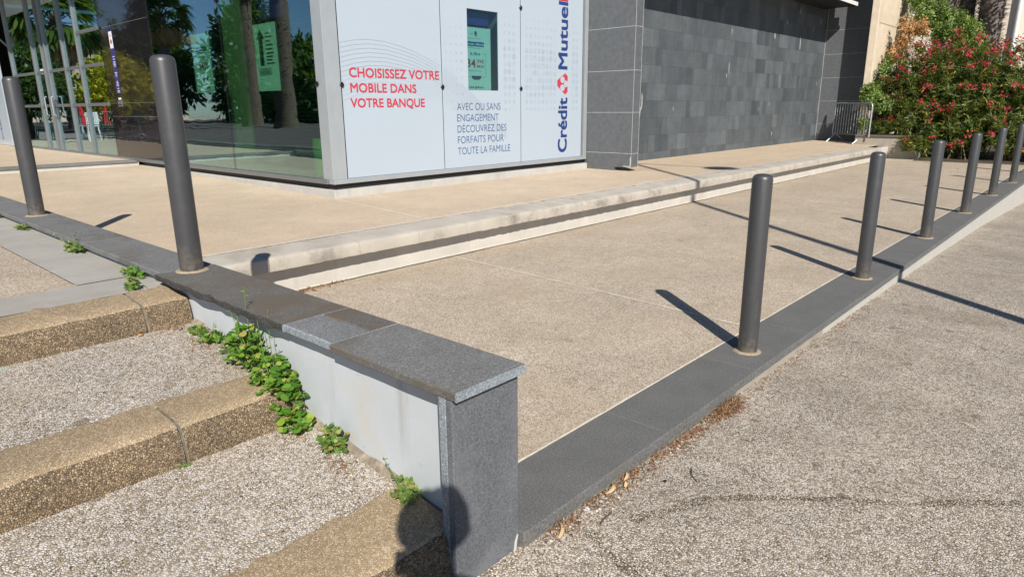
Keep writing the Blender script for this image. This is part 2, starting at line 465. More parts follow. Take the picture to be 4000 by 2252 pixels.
def profile_x(name, prof, x0, x1, mats, parent=None, step=.06, rough=0, rscale=9, mi=None, seed=0, close=False, smooth=True):
    """a (y,z) profile swept along X in small steps, with its edges worn by noise"""
    n = max(2, int((x1-x0)/step)+1)
    V = []; F = []; I = []
    for k in range(n):
        x = x0+(x1-x0)*k/(n-1)
        for j, (y, z) in enumerate(prof):
            d = noise.noise_vector(Vector((x*rscale, y*rscale+seed, z*rscale*1.7)))*rough
            V.append((x, y+d.y, z+d.z))
    m = len(prof)
    for k in range(n-1):
        for j in range(m if close else m-1):
            F.append((k*m+j, (k+1)*m+j, (k+1)*m+(j+1) % m, k*m+(j+1) % m)); I.append(mi[j] if mi else 0)
    F.append(tuple(range(m))); I.append(0)
    F.append(tuple(reversed([(n-1)*m+j for j in range(m)]))); I.append(0)
    me = mesh(name, V, F, mats, None, False, I)
    if smooth:
        me.polygons.foreach_set('use_smooth', [True]*(len(F)-2)+[False]*2)
        me.set_sharp_from_angle(angle=math.radians(38))
    return link(name, me, parent)

def sheet(name, xs, ys, zf, mat):
    V = [(x, y, zf(x, y)) for y in ys for x in xs]
    n = len(xs)
    F = [(j*n+i, j*n+i+1, (j+1)*n+i+1, (j+1)*n+i) for j in range(len(ys)-1) for i in range(n-1)]
    o = link(name, mesh(name, V, F, mat, None, True))
    return tag(o, kind='structure')

def leaves(name, P, D, U, L, Wd, mats, parent=None, shape='lance', rnd=None, bend=.15):
    """one mesh of many small leaf faces: bases P, directions D, leaf-plane hints U, lengths L, widths Wd"""
    P = np.asarray(P, float); D = np.asarray(D, float); U = np.asarray(U, float)
    N = len(P)
    L = np.broadcast_to(np.asarray(L, float), (N,)); Wd = np.broadcast_to(np.asarray(Wd, float), (N,))
    D = D/np.maximum(np.linalg.norm(D, axis=1, keepdims=True), 1e-6)
    Sd = np.cross(D, U); Sd /= np.maximum(np.linalg.norm(Sd, axis=1, keepdims=True), 1e-6)
    Nn = np.cross(Sd, D)
    if shape == 'lance':
        tpl = [(0, -.12, 0), (0, .12, 0), (.45, .5, .25), (.45, -.5, .25), (1, 0, -.6)]
        fc = [(0, 3, 2, 1), (3, 4, 2)]
    elif shape == 'round':
        tpl = [(0, 0, 0), (.12, .36, .2), (.5, .52, .3), (.86, .36, .05), (1, 0, -.15), (.86, -.36, .05), (.5, -.52, .3), (.12, -.36, .2), (.5, 0, 0)]
        fc = [(8, k, k+1) for k in range(7)]+[(8, 7, 0)]
    else:
        tpl = [(0, -.5, 0), (0, .5, 0), (1, .5, .2), (1, -.5, .2)]; fc = [(0, 3, 2, 1)]
    tp = np.array(tpl)
    V = (P[:, None, :] + D[:, None, :]*(tp[None, :, 0:1]*L[:, None, None]) + Sd[:, None, :]*(tp[None, :, 1:2]*Wd[:, None, None])
         + Nn[:, None, :]*(tp[None, :, 2:3]*bend*L[:, None, None])).reshape(-1, 3)
    k = len(tp)
    lt = np.array([len(f) for f in fc]); lv = np.concatenate([np.array(f) for f in fc])
    loops = (np.arange(N)[:, None]*k + lv[None, :]).ravel()
    tot = np.tile(lt, N)
    starts = np.concatenate([[0], np.cumsum(tot)[:-1]])
    me = bpy.data.meshes.new(name)
    me.vertices.add(len(V)); me.vertices.foreach_set('co', V.ravel())
    me.loops.add(len(loops)); me.loops.foreach_set('vertex_index', loops.astype(np.int32))
    me.polygons.add(len(tot)); me.polygons.foreach_set('loop_start', starts.astype(np.int32)); me.polygons.foreach_set('loop_total', tot.astype(np.int32))
    rv = rng.random(N) if rnd is None else rnd
    a = me.attributes.new('rnd', 'FLOAT', 'FACE'); a.data.foreach_set('value', np.repeat(rv, len(fc)).astype(np.float32))
    me.materials.append(mats)
    me.update(calc_edges=True); me.validate()
    me.polygons.foreach_set('use_smooth', [True]*len(me.polygons))
    return link(name, me, parent)

def unit(n):
    v = rng.normal(size=(n, 3)); return v/np.linalg.norm(v, axis=1, keepdims=True)

# flat print on a plane: frames give origin-free axes (right, up, out)
FR_FRONT = (Vector((1, 0, 0)), Vector((0, 0, 1)), Vector((0, -1, 0)), lambda y: Vector((0, y, 0)))   # plane y = const, seen from -Y; u = X, v = Z
FR_SIDE = (Vector((0, -1, 0)), Vector((0, 0, 1)), Vector((-1, 0, 0)), lambda x: Vector((x, 0, 0)))    # plane x = const, seen from -X; u = -Y, v = Z
def onplane(fr, plane, uv, out=0.0):
    R, Up, O, f = fr
    return f(plane) + R*uv[0] + Up*uv[1] + O*out
def flat(name, polys, fr, plane, out, mat, parent=None):
    V = []; F = []
    for p in polys:
        b = len(V); V += [onplane(fr, plane, q, out) for q in p]; F.append(tuple(range(b, b+len(p))))
    return link(name, mesh(name, V, F, mat), parent)
def rect(u0, v0, u1, v1): return [(u0, v0), (u1, v0), (u1, v1), (u0, v1)]
def disc(u, v, r, n=20, rv=None): return [(u+r*math.cos(2*math.pi*k/n), v+(rv or r)*math.sin(2*math.pi*k/n)) for k in range(n)]
_cap = None
def textmesh(s, bold=0.0, shear=0.0):
    c = bpy.data.curves.new('lettering', 'FONT'); c.body = s; c.size = 1.0; c.offset = bold; c.shear = shear; c.resolution_u = 4
    o = bpy.data.objects.new('lettering', c); COL.objects.link(o)
    bpy.context.view_layer.update()
    me = bpy.data.meshes.new_from_object(o.evaluated_get(bpy.context.evaluated_depsgraph_get()))
    V = np.array([v.co[:2] for v in me.vertices]).reshape(-1, 2); F = [tuple(p.vertices) for p in me.polygons]
    bpy.data.objects.remove(o); bpy.data.curves.remove(c); bpy.data.meshes.remove(me)
    return V, F
def text(name, rows, fr, plane, out, mat, parent=None, rot=False):
    """rows of (string, u0, u1, baseline v, cap height, bold, shear); rot turns the line to read upwards"""
    global _cap
    if _cap is None: _cap = textmesh('H')[0][:, 1].max()
    if len(rows) > 1:
        for row in rows: o = text(name, [row], fr, plane, out, mat, parent, rot)
        return o
    AV = []; AF = []
    for row in rows:
        s, u0, u1, v0, h = row[:5]
        bold = row[5] if len(row) > 5 else 0.0
        V, F = textmesh(s, bold, row[6] if len(row) > 6 else 0.0)
        if len(V) == 0: continue
        x = (V[:, 0]-V[:, 0].min())/(V[:, 0].max()-V[:, 0].min()); y = V[:, 1]/_cap
        b = len(AV)
        for a, c in zip(x, y):
            if rot: AV.append(onplane(fr, plane, (v0-c*h, u0+a*(u1-u0)), out))
            else: AV.append(onplane(fr, plane, (u0+a*(u1-u0), v0+c*h), out))
        AF += [tuple(b+k for k in f) for f in F]
        if len(row) > 7:
            nv = len(AV)-b
            for q, (du, dv) in enumerate(((row[7], 0), (0, abs(row[7])), (row[7], abs(row[7])), (row[7]/2, abs(row[7])/2), (row[7], abs(row[7])/2), (row[7]/2, 0))):
                b2 = len(AV)
                AV += [p+fr[0]*du+fr[1]*dv+fr[2]*.00012*(q+1) for p in AV[b:b+nv]]
                AF += [tuple(b2+k for k in f) for f in F]
    return link(name, mesh(name, AV, AF, mat), parent)

# ------------------------------------------------------------------ ground, pavement, steps, terraces
PX = [(-80, -.06), (1.5, -.06), (4.1, -.082), (6.6, -.115), (8.8, -.165), (11.4, -.235), (16.8, -.47), (24, -.80), (80, -2.6)]
def pav_z(x, y=0):
    for (a, za), (b, zb) in zip(PX, PX[1:]):
        if x <= b: return za+(zb-za)*(x-a)/(b-a)
    return PX[-1][1]
tag(link('ground', mesh('ground', [(-300, -300, -2.7), (300, -300, -2.7), (300, 300, -2.7), (-300, 300, -2.7)], [(0, 1, 2, 3)], M['ground'])), kind='structure')
sheet('pavement', [-60, -20, -6, -2, 0, 1.0, 1.5, 2.5, 4.1, 5.3, 6.6, 8.8, 10, 11.4, 14, 16.8, 20, 24, 40, 80], [-80, -20, -4, 0, .7, 1.46], lambda x, y: pav_z(x), M['pebble'])
def up_z(x, y): return .345+(.02*(y-5.19)/2.2 if y < 7.4 else .02+.0155*(y-7.4))
sheet('lower_terrace', [1.5, 3, 6, 9, 12, 15, 18, 21.2, 30], [1.66, 2.5, 3.4, 4.2, 4.95], lambda x, y: -.003, M['terrace'])
sheet('upper_terrace', [1.5, 2.2, 3, 4, 4.9, 7, 9, 12, 16, 20, 23], [5.17, 5.5, 6, 6.6, 7.4, 7.8], up_z, M['terrace_upper'])
sheet('entrance_terrace', [1.5, 2.2, 3, 4, 4.85], [7.8, 9, 10.5, 12, 13.8], up_z, M['terrace_upper'])
sheet('entrance_landing', [1.5, 3, 4.9], [13.9, 18, 26], lambda x, y: .551, M['terrace_upper'])
sheet('tread', [-8, -4, -2, -1, -.3, .3, .8, 1.32], [1.68, 1.9, 2.1, 2.35], lambda x, y: .158+.067*(y-1.68)/.64+.004*noise.noise(Vector((x*2, y*3, 0))), M['pebble_step'])
sheet('tread', [-8, -4, -2, -1, -.3, .3, .8, 1.32], [2.56, 2.8, 3.1, 3.38], lambda x, y: .366+.058*(y-2.56)/.77+.004*noise.noise(Vector((x*2, y*3, 4))), M['pebble_step'])
sheet('plaza', [-90, -40, -12, -4, -1, 0, .4, .98], [3.93, 5, 8, 12, 20, 40, 120], lambda x, y: .568, M['terrace'])
for y0, y1, x0, x1 in ((3.585, 3.94, -9, 1.30), (3.936, 30, .975, 1.30)):
    sheet('paving_band', [x0+(x1-x0)*k/6 for k in range(7)], [y0, (y0+y1)/2, y1], lambda x, y: .5722 if x0 < 0 else .5765, M['paving_grey'])
# fine slab joints in the grey band
mb = MB()
for y in (3.95, 4.42, 4.98, 5.55, 6.2, 6.9): mb.box((.975, y, .571), (1.27, y+.008, .5785))
tag(mb.build('paving_joint', M['planter']), kind='structure')

def kerb(y0, z0, y1, z1, yb, zb, label, joints, seed):
    t = thing('step_kerb', label, 'kerb', (0, y0, z0))
    prof = [(y0+.03, z0-.25), (y0, z0-.02), (y0+.004, z0+.03), (y0+.012, z0+(z1-z0)*.55), (y0+.02, z1-.035), (y0+.034, z1-.014), (y0+.058, z1-.002), (y1, z1+.003), (yb-.03, zb+.001), (yb+.02, zb-.002), (yb+.02, z0-.25)]
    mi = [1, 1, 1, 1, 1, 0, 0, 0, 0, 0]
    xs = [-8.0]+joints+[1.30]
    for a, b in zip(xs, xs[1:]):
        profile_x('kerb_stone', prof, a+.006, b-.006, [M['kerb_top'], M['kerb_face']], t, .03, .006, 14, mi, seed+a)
    for j in joints:
        p2 = [(y0-.003 if False else y0+.009, z0-.02)]+[(a+.006, b-.006) for a, b in prof[2:9]]+[(yb-.02, z0-.05)]
        profile_x('mortar_joint', p2, j-.014, j+.014, M['mortar_grey'], t, .007, .004, 30, None, 3, True)
    return t
kerb(3.325, .425, 3.46, .558, 3.60, .572, 'upper brown pebble kerb stepping up to the grey paving slabs', [-3.0, -.95, 1.083], 1)
kerb(2.315, .225, 2.43, .368, 2.58, .372, 'middle brown pebble kerb with a dark crumbled joint', [-3.1, -1.2, .815], 5)
kerb(1.395, -.06, 1.52, .145, 1.70, .163, 'lowest brown pebble kerb crossed by the shadow of a head', [-2.6, -.5], 9)

# ------------------------------------------------------------------ raised wall with grey coping (left) and its end pillar
w = thing('coping_wall', 'grey-white rendered wall under overhanging dark stone coping, ending in a stone-clad pier', 'wall', (1.4, 1.4, 0))
MB().box((1.306, 1.40, -.30), (1.54, 24, .604)).build('wall_body', M['render'], w)
MB().box((1.240, 1.372, -.30), (1.5405, 1.399, .6035)).build('end_slab', M['pillar'], w, True, .004)
MB().box((1.2405, 1.3995, -.30), (1.2975, 1.432, .612)).build('edge_strip', M['basalt_edge'], w, True, .003)
# mortar fillet along the foot of the wall
profile_pts = []
mb = MB()
def wallfoot(y):
    if y < 2.32: return .158+.067*(y-1.68)/.64
    return .366+.058*(y-2.56)/.77
for a, b in ((1.70, 2.31), (2.60, 3.33)):
    n = int((b-a)/.03)
    V = []; F = []
    for k in range(n+1):
        y = a+(b-a)*k/n; z = wallfoot(y); d = .008*noise.noise(Vector((0, y*11, 2))); e = .012*noise.noise(Vector((4, y*9, 2)))
        V += [(1.276+d, y, z-.004), (1.288, y, z+.010+e), (1.3065, y, z+.022+e*1.6)]
    F = [(3*k+j, 3*k+3+j, 3*k+4+j, 3*k+1+j) for k in range(n) for j in (0, 1)]
    mb.add(V, F)
mb.build('mortar_fillet', M['mortar_base'], w, True)
# mortar repair at pier foot
V = []; F = []
MB().tube([(1.516, 1.3715, -.075), (1.522, 1.3715, -.03), (1.533, 1.3715, -.005)], [.0055, .005, .003], 6).build('mortar_patch', M['plinth'], w, True)
def coping(y0, y1, x0, x1, mat, edge, rough, ztop=.637, under=.605):
    n = max(3, int((y1-y0)/.025)); V = []; F = []; I = []
    prof = [(x0+.004, under), (x0, under+.004), (x0, ztop-.005), (x0+.005, ztop), ((x0+x1)/2-.06, ztop+.0005), ((x0+x1)/2+.06, ztop+.0005), (x1-.005, ztop), (x1, ztop-.005), (x1, under+.004), (x1-.004, under)]
    mi = [1, 1, 1, 0, 0, 0, 2, 2, 1, 1]
    m = len(prof)
    for k in range(n+1):
        y = y0+(y1-y0)*k/n
        for j, (x, z) in enumerate(prof):
            d = noise.noise_vector(Vector((x*7, y*13, z*20)))*rough*(1.0 if j in (0, 1, 2, 3) else .15)
            V.append((x+d.x, y, z+d.z*.7))
    for k in range(n):
        for j in range(m): F.append((k*m+j, k*m+(j+1) % m, (k+1)*m+(j+1) % m, (k+1)*m+j)); I.append(mi[j])
    F.append(tuple(reversed(range(m)))); I.append(2); F.append(tuple(n*m+j for j in range(m))); I.append(2)
    me = mesh('coping_slab', V, F, [M[mat], M[edge], M['basalt_edge']], None, False, I)
    return link('coping_slab', me, w)
coping(1.350, 2.002, 1.236, 1.556, 'basalt', 'basalt_brown', .002)
coping(2.008, 2.335, 1.246, 1.42, 'basalt_clean', 'basalt_edge', .002)
coping(2.012, 2.335, 1.4225, 1.556, 'basalt_brown', 'basalt_brown', .002)
coping(2.341, 3.60, 1.240, 1.556, 'basalt_brown', 'basalt_black', .009)
for a, b in ((3.606, 4.85), (4.856, 6.1), (6.106, 7.35), (7.356, 8.6), (8.606, 11.0), (11.006, 13.5), (13.506, 24)):
    coping(a, b, 1.274, 1.552, 'basalt', 'basalt', .003)
mb = MB()
for y in (2.002, 2.335, 3.60, 4.85, 6.1, 7.35, 8.6, 11.0, 13.5): mb.box((1.285, y, .612), (1.545, y+.008, .6345))
mb.build('coping_joint', M['mortar'], w)

# ------------------------------------------------------------------ low kerb wall along the right edge
k = thing('kerb_wall', 'low edging wall capped with flat dark grey stone, carrying the long row of bollards', 'wall', (1.55, 1.4, 0))
MB().box((1.545, 1.3535, -1.2), (3.3, 1.66, -.0485)).build('wall_body', M['mortar_grey'], k)
MB().box((3.301, 1.3540, -1.2), (4.7, 1.66, -.0485)).build('wall_body', M['planter'], k)
MB().box((4.701, 1.3585, -1.2), (20.4, 1.66, -.0485)).build('wall_body', M['render_far'], k)
xs = [1.545, 2.55, 3.55, 4.42, 5.6, 6.85, 8.1, 9.35, 10.6, 11.85, 13.1, 14.35, 15.6, 16.85, 18.1, 19.3, 20.4]
for a, b in zip(xs, xs[1:]):
    MB().box((a+.0012, 1.352, -.048), (b-.0012, 1.690, .0)).build('coping_slab', [M['basalt_kerb']], k, True, .004)
mb = MB()
for a in xs[1:-1]: mb.box((a-.0015, 1.356, -.028), (a+.0015, 1.688, -.002))
mb.build('coping_joint', M['mortar_grey'], k)
mb = MB()
V = []; F = []
n = 240
for q in range(n+1):
    x = 1.545+18.8*q/n; e = .006*noise.noise(Vector((x*6, 0, 0)))
    V += [(x, 1.6885, .0012), (x, 1.699+e, .0012)]
F = [(2*q, 2*q+2, 2*q+3, 2*q+1) for q in range(n)]
mb.add(V, F); mb.build('joint_filler', M['sealant'], k)

# ------------------------------------------------------------------ concrete step wall between the two terraces
t = thing('terrace_step_wall', 'long pale concrete step wall with an overhanging weathered lip between the two terraces', 'wall', (1.55, 4.93, 0))
MB().box((1.55, 4.932, -.2), (21.0, 5.05, .31)).build('riser', M['lowwall'], t)
lipx = [1.55, 2.5, 3.35, 4.02, 4.65, 5.28, 5.9, 6.7, 7.4, 8.2, 9.1, 10.1, 11.2, 12.4, 13.7, 15.2, 16.8, 18.5, 19.9]
prof = [(4.93, .222), (4.822, .216), (4.814, .222), (4.815, .295), (4.822, .318), (4.84, .329), (4.88, .333), (5.05, .342), (5.195, .3475), (5.195, .30)]
for i, (a, b) in enumerate(zip(lipx, lipx[1:])):
    rough = .009 if 4 <= i <= 9 else .004
    profile_x('lip_block', prof, a+.0025, b-.0025, [M['lip'], M['lip_face']], t, .035, rough, 16, [1, 1, 1, 1, 0, 0, 0, 0, 0], i*3.1)
mb = MB()
V = []; F = []
n = 260
for q in range(n+1):
    x = 1.56+18.3*q/n; e = .007*noise.noise(Vector((x*5, 3, 0)))
    V += [(x, 5.186+e, .3515), (x, 5.214+e, .3519)]
F = [(2*q, 2*q+2, 2*q+3, 2*q+1) for q in range(n)]
mb.add(V, F); mb.build('joint_filler', M['sealant'], t)
# rough gravel seam at the foot of the riser + pale joints across the paving
def ribbon(mb, pts, wd, seed=0, wob=.006):
    V = []; F = []
    pts = [Vector(p) for p in pts]
    n = 40
    tot = len(pts)-1
    Q = []
    for q in range(n*tot+1):
        s_ = q/n; i_ = min(int(s_), tot-1); Q.append(pts[i_].lerp(pts[i_+1], s_-i_))
    for i_, p in enumerate(Q):
        tn = (Q[min(i_+1, len(Q)-1)]-Q[max(i_-1, 0)]).normalized(); sd_ = Vector((-tn.y, tn.x, 0))
        d = wob*noise.noise(p*4+Vector((seed, 0, 0))); ww = wd*(1+.7*noise.noise(p*9+Vector((seed, 5, 0))))
        V += [p+sd_*(d-ww/2), p+sd_*(d+ww/2)]
    F = [(2*q, 2*q+2, 2*q+3, 2*q+1) for q in range(len(Q)-1)]
    mb.add(V, F)
mb = MB()
ribbon(mb, [(4.52, 4.93, .0008), (4.37, 2.9, .0008), (4.27, 1.71, .0012)], .017)
ribbon(mb, [(9.73, 4.93, .0012), (9.72, 3.4, .0012), (9.5, 1.71, .0012)], .010)
ribbon(mb, [(15.0, 4.93, .0012), (14.9, 1.71, .0012)], .012)
ribbon(mb, [(4.73, 7.25, .3652), (4.50, 5.23, .3470)], .017)
ribbon(mb, [(1.56, 4.925, .0012), (8, 4.922, .0012), (20, 4.925, .0012)], .016, 2)
tag(mb.build('paving_joint', M['sealant']), kind='structure')
mb = MB()
ribbon(mb, [(1.56, 4.90, .0022), (8, 4.89, .0022), (20, 4.895, .0022)], .022, 6, .012)
ribbon(mb, [(8.45, 1.33, pav_z(8.45)+.003), (7.0, -.6, pav_z(7)+.003)], .007, 2, .002)
ribbon(mb, [(13.4, 1.33, pav_z(13.4)+.003), (12.2, -.6, pav_z(12.2)+.003)], .009, 2, .002)
tag(mb.build('ground_joint', M['mortar_grey']), kind='structure')
mb = MB()
ribbon(mb, [(1.95, 1.16, pav_z(1.9)+.0015), (2.28, 1.008, pav_z(2.3)+.0015), (2.51, .758, pav_z(2.5)+.0015), (2.75, .42, pav_z(2.7)+.0015), (3.1, .05, pav_z(3.1)+.0015)], .038, 3, .012)
ribbon(mb, [(1.765, 1.24, pav_z(1.7)+.0018), (1.73, 1.12, pav_z(1.7)+.0018), (1.66, .92, pav_z(1.6)+.0018)], .035, 8, .03)
tag(mb.build('dirty_seam', M['pebble_dirty']), kind='structure')

# ------------------------------------------------------------------ bollards
def make_bollard():
    t = thing('bollard', 'x', 'bollard')
    R = .0575; H = 1.072
    prof = [(R, -.02), (R, .3), (R, H-.032), (R-.003, H-.019), (R-.010, H-.009), (R-.022, H-.003), (R-.04, H), (.004, H+.001)]
    MB().lathe(prof, 40).build('post', M['steel'], t, True)
    pr = []
    n = 40; V = []; F = []
    for j in range(n):
        a = 2*math.pi*j/n
        e = 1+.05*noise.noise(Vector((math.cos(a)*2, math.sin(a)*2, 0)))
        V += [(R*.98*math.cos(a), R*.98*math.sin(a), .007), (.076*e*math.cos(a), .076*e*math.sin(a), .0055), (.083*e*math.cos(a), .083*e*math.sin(a), -.001)]
    for j in range(n):
        q = (j+1) % n
        F += [(3*j, 3*j+1, 3*q+1, 3*q), (3*j+1, 3*j+2, 3*q+2, 3*q+1)]
    link('mortar_collar', mesh('mortar_collar', V, F, M['mortar'], None, True), t)
    return t
B0 = make_bollard()
row = ['round grey steel bollard nearest the wall pier in the low kerb row', 'second bollard from the wall pier, beside the lamp shadow',
       'third bollard from the wall pier on the low kerb wall', 'fourth bollard from the wall pier on the low kerb wall', 'fifth bollard from the wall pier on the low kerb wall, before the oleander',
       'sixth bollard from the wall pier on the low kerb wall, before the oleander', 'seventh bollard from the wall pier, at the far end of the low kerb wall']
BX = [3.819, 6.197, 8.602, 10.974, 13.386, 15.825, 18.22]
first = True
for x, lab in zip(BX, row):
    o = B0 if first else dup(B0)
    first = False
    o.location = (x, 1.52, 0); o['label'] = lab; o['group'] = 'bollards along the low kerb wall'
    o.rotation_euler = (random.uniform(-.006, .006), random.uniform(-.006, .006), random.random()*6)
for x, y, lab in ((1.41, 3.546, 'tall grey bollard on the raised wall coping, in front of the green-tinted glass'), (1.418, 6.464, 'grey bollard on the raised coping, farther along near the glass entrance doors')):
    o = dup(B0); o.location = (x, y, .637); o['label'] = lab; o['group'] = 'bollards on the raised coping'; o.rotation_euler.z = random.random()*6

# ------------------------------------------------------------------ bank building
b = thing('bank_building', 'modern bank with green-tinted glass front, white printed panels and a slate-tiled recess', 'building', (4.76, 7.32, .36))
YF, XG = 7.32, 4.76
TOP = 4.6
MB().box((4.735, 7.268, .2), (10.09, 7.42, .462)).build('plinth', M['plinth'], b, True, .004)
MB().box((4.7352, 7.4205, .2), (4.85, 26, .462)).build('plinth', M['plinth'], b, True, .004)
MB().box((4.80, 7.335, .4625), (10.09, 7.41, .531)).build('shadow_gap', M['rubber'], b)
MB().box((4.80, 7.4105, .4625), (4.85, 26, .531)).build('shadow_gap', M['rubber'], b)
MB().box((4.757, 7.285, .531), (10.085, 7.40, .590)).build('sill', M['alu_light'], b, True, .004)
MB().box((4.725, 7.4005, .531), (4.84, 24, .590)).build('sill', M['alu'], b, True, .004)
# corner post: chamfered
cp = [(4.762, 7.315), (4.964, 7.300), (4.964, 7.40), (4.84, 7.505), (4.748, 7.505)]
V = [(x, y, .5905) for x, y in cp]+[(x, y, TOP) for x, y in cp]
n = len(cp)
MB().add(V, [tuple(reversed(range(n))), tuple(range(n, 2*n))]+[(j, (j+1) % n, n+(j+1) % n, n+j) for j in range(n)]).build('corner_post', M['alu_light'], b, True, .003)
mb = MB()
mb.box((10.0, 7.295, .5905), (10.09, 7.40, TOP))
mb.build('side_frame', M['alu_light'], b, True, .003)
MB().box((4.955, 7.375, .591), (9.995, 7.40, 1.6)).build('panel_backing', M['rubber'], b)

# the three white panels (the middle one with a window cut in it)
seams = [4.978, 6.645, 8.318, 9.952]
ptext = {}
for i in range(3):
    x0, x1 = seams[i]+.006, seams[i+1]-.006
    mb = MB()
    if i != 1: mb.box((x0, 7.312, .594), (x1, 7.330, TOP))
    else:
        mb.box((x0, 7.312, .594), (7.160, 7.330, TOP)); mb.box((7.8105, 7.312, .590), (x1, 7.330, TOP))
        mb.box((7.1605, 7.312, .594), (7.810, 7.330, 1.695)); mb.box((7.1605, 7.312, 2.812), (7.810, 7.330, TOP))
    p = mb.build('printed_panel', M['panel'], b)
    if i == 1:
        # one clean sheet round the window opening
        V = []; F = []
        for y in (7.312, 7.330):
            V += [(x0, y, .594), (x1, y, .594), (x1, y, TOP), (x0, y, TOP), (7.160, y, 1.695), (7.810, y, 1.695), (7.810, y, 2.812), (7.160, y, 2.812)]
        for s_ in (0, 8):
            F += [(s_+0, s_+1, s_+5, s_+4), (s_+1, s_+2, s_+6, s_+5), (s_+2, s_+3, s_+7, s_+6), (s_+3, s_+0, s_+4, s_+7)]
        F += [(0, 1, 9, 8), (1, 2, 10, 9), (2, 3, 11, 10), (3, 0, 8, 11), (4, 5, 13, 12), (5, 6, 14, 13), (6, 7, 15, 14), (7, 4, 12, 15)]
        old = p; nm = mesh('printed_panel', V, F, M['panel']); nm.transform(Matrix.Translation(-Vector(b.location))); p.data = nm
    ptext[i] = p
PL = 7.3105
mb = MB()
for x in seams: mb.box((x-.0058, 7.314, .588), (x+.0058, 7.345, TOP))
mb.build('panel_gasket', M['rubber'], b)
for x, z in [(s_, z_) for s_ in seams[:3] for z_ in (1.733, 2.925, 4.1)]:
    o = MB().lathe([(.001, -.012), (.020, -.012), (.030, -.004), (.032, .006), (.026, .014), (.012, .018), (.001, .0185)], 20).build('fixing_knob', M['knob'], b, True)
    o.rotation_euler.x = math.pi/2; o.location = Vector((x, 7.306, z))-Vector(b.location)
for p in b.children:
    if p.name.startswith('fixing_knob'): p.data.transform(Matrix.Translation(Vector(b.location)))
text('lettering', [('CHOISISSEZ VOTRE', 5.100, 6.583, 1.826, .110, 0, 0, .006), ('MOBILE DANS', 5.104, 6.163, 1.645, .107, 0, 0, .006), ('VOTRE BANQUE', 5.093, 6.304, 1.462, .106, 0, 0, .006)], FR_FRONT, PL, .001, M['red'], ptext[0])
text('lettering', [('AVEC OU SANS', 6.918, 7.841, 1.413, .103, -.006), ('ENGAGEMENT', 6.915, 7.795, 1.254, .103, -.006), ('DÉCOUVREZ DES', 6.916, 7.971, 1.097, .103, -.006), ('FORFAITS POUR', 6.916, 7.905, .940, .103, -.006), ('TOUTE LA FAMILLE', 6.912, 8.056, .779, .103, -.006)], FR_FRONT, PL, .001, M['navy_text'], ptext[1])
text('lettering', [('Crédit', .686, 1.585, 9.530, .235, 0, 0, -.016), ('Mutuel', 2.058, 3.10, 9.522, .235, 0, 0, -.016)], FR_FRONT, PL, .001, M['navy'], ptext[2], True)
text('lettering', [('M', 3.125, 3.37, 9.518, .235, 0, 0, -.016)], FR_FRONT, PL, .001, M['red'], ptext[2], True)
def emblem(fr, pl, u0, u1, v0, v1, out, parent, rot=True):
    """red stretched hexagon with three overlapping pale discs (u0..u1 across, v0..v1 along)"""
    def q(a, c): return (u0+a*(u1-u0), v0+c*(v1-v0))
    hexa = [q(.76, 1), q(1, .87), q(1, .13), q(.76, 0), q(0, .40), q(0, .66)]
    e = flat('emblem', [hexa], fr, pl, out, M['red'], parent)
    ru, rv = .215*(u1-u0), .165*(v1-v0)
    cs = [q(.50, .68), q(.82, .50), q(.50, .32)]
    flat('emblem_disc', [disc(c[0], c[1], ru, 26, rv) for c in cs[:1]], fr, pl, out+.0006, M['panel'], e)
    flat('emblem_disc', [disc(c[0], c[1], ru, 26, rv) for c in cs[2:]], fr, pl, out+.0006, M['panel'], e)
    flat('emblem_disc', [disc(cs[1][0], cs[1][1], ru*.95, 26, rv*.95)], fr, pl, out+.0012, M['panel'], e)
    def arc(c, a0, a1):
        P1 = []; P2 = []
        for k_ in range(13):
            a = a0+(a1-a0)*k_/12
            P1.append((c[0]+ru*math.cos(a), c[1]+rv*math.sin(a))); P2.append((c[0]+ru*.90*math.cos(a), c[1]+rv*.90*math.sin(a)))
        return P1+P2[::-1]
    flat('emblem_swirl', [arc(cs[0], -2.6, -.35), arc(cs[2], .2, 1.9), arc(cs[1], 1.9, 3.6)], fr, pl, out+.0018, M['red'], e)
emblem(FR_FRONT, PL, 9.25, 9.532, 1.652, 1.998, .001, ptext[2])
# swoosh of thin lines, continuing over the seam
P0 = [(4.99, 2.223), (5.2, 2.266), (5.425, 2.286), (5.68, 2.275), (5.93, 2.232), (6.16, 2.178), (6.39, 2.10), (6.65, 2.0), (6.83, 1.90), (7.0, 1.78), (7.22, 1.65), (7.42, 1.51), (7.6, 1.355), (7.8, 1.21), (8.0, 1.06)]
for i in range(13):
    pts = [(x, z-i*.056*(1-.52*(x-5)/3.0)) for x, z in P0]
    pts = [(x, z) for x, z in pts if x < 8.1-i*.02]
    for panel, lo, hi in ((0, 4.985, 6.638), (1, 6.652, 8.3)):
        P1 = [(x, z) for x, z in pts if lo-.25 <= x <= hi+.25]
        Q = []
        for (xa, za), (xb, zb) in zip(P1, P1[1:]):
            for s_ in range(8): Q.append((xa+(xb-xa)*s_/8, za+(zb-za)*s_/8))
        Q = [(x, z) for x, z in Q if lo <= x <= hi and not (7.155 <= x <= 7.815 and z > 1.69)]
        if len(Q) < 3: continue
        wd = .0016
        polys = [[(xa, za-wd), (xb, zb-wd), (xb, zb+wd), (xa, za+wd)] for (xa, za), (xb, zb) in zip(Q, Q[1:]) if xb-xa < .1]
        flat('curved_line', polys, FR_FRONT, PL, .0005, M['line_a' if i < 7 else 'line_b'], ptext[panel])
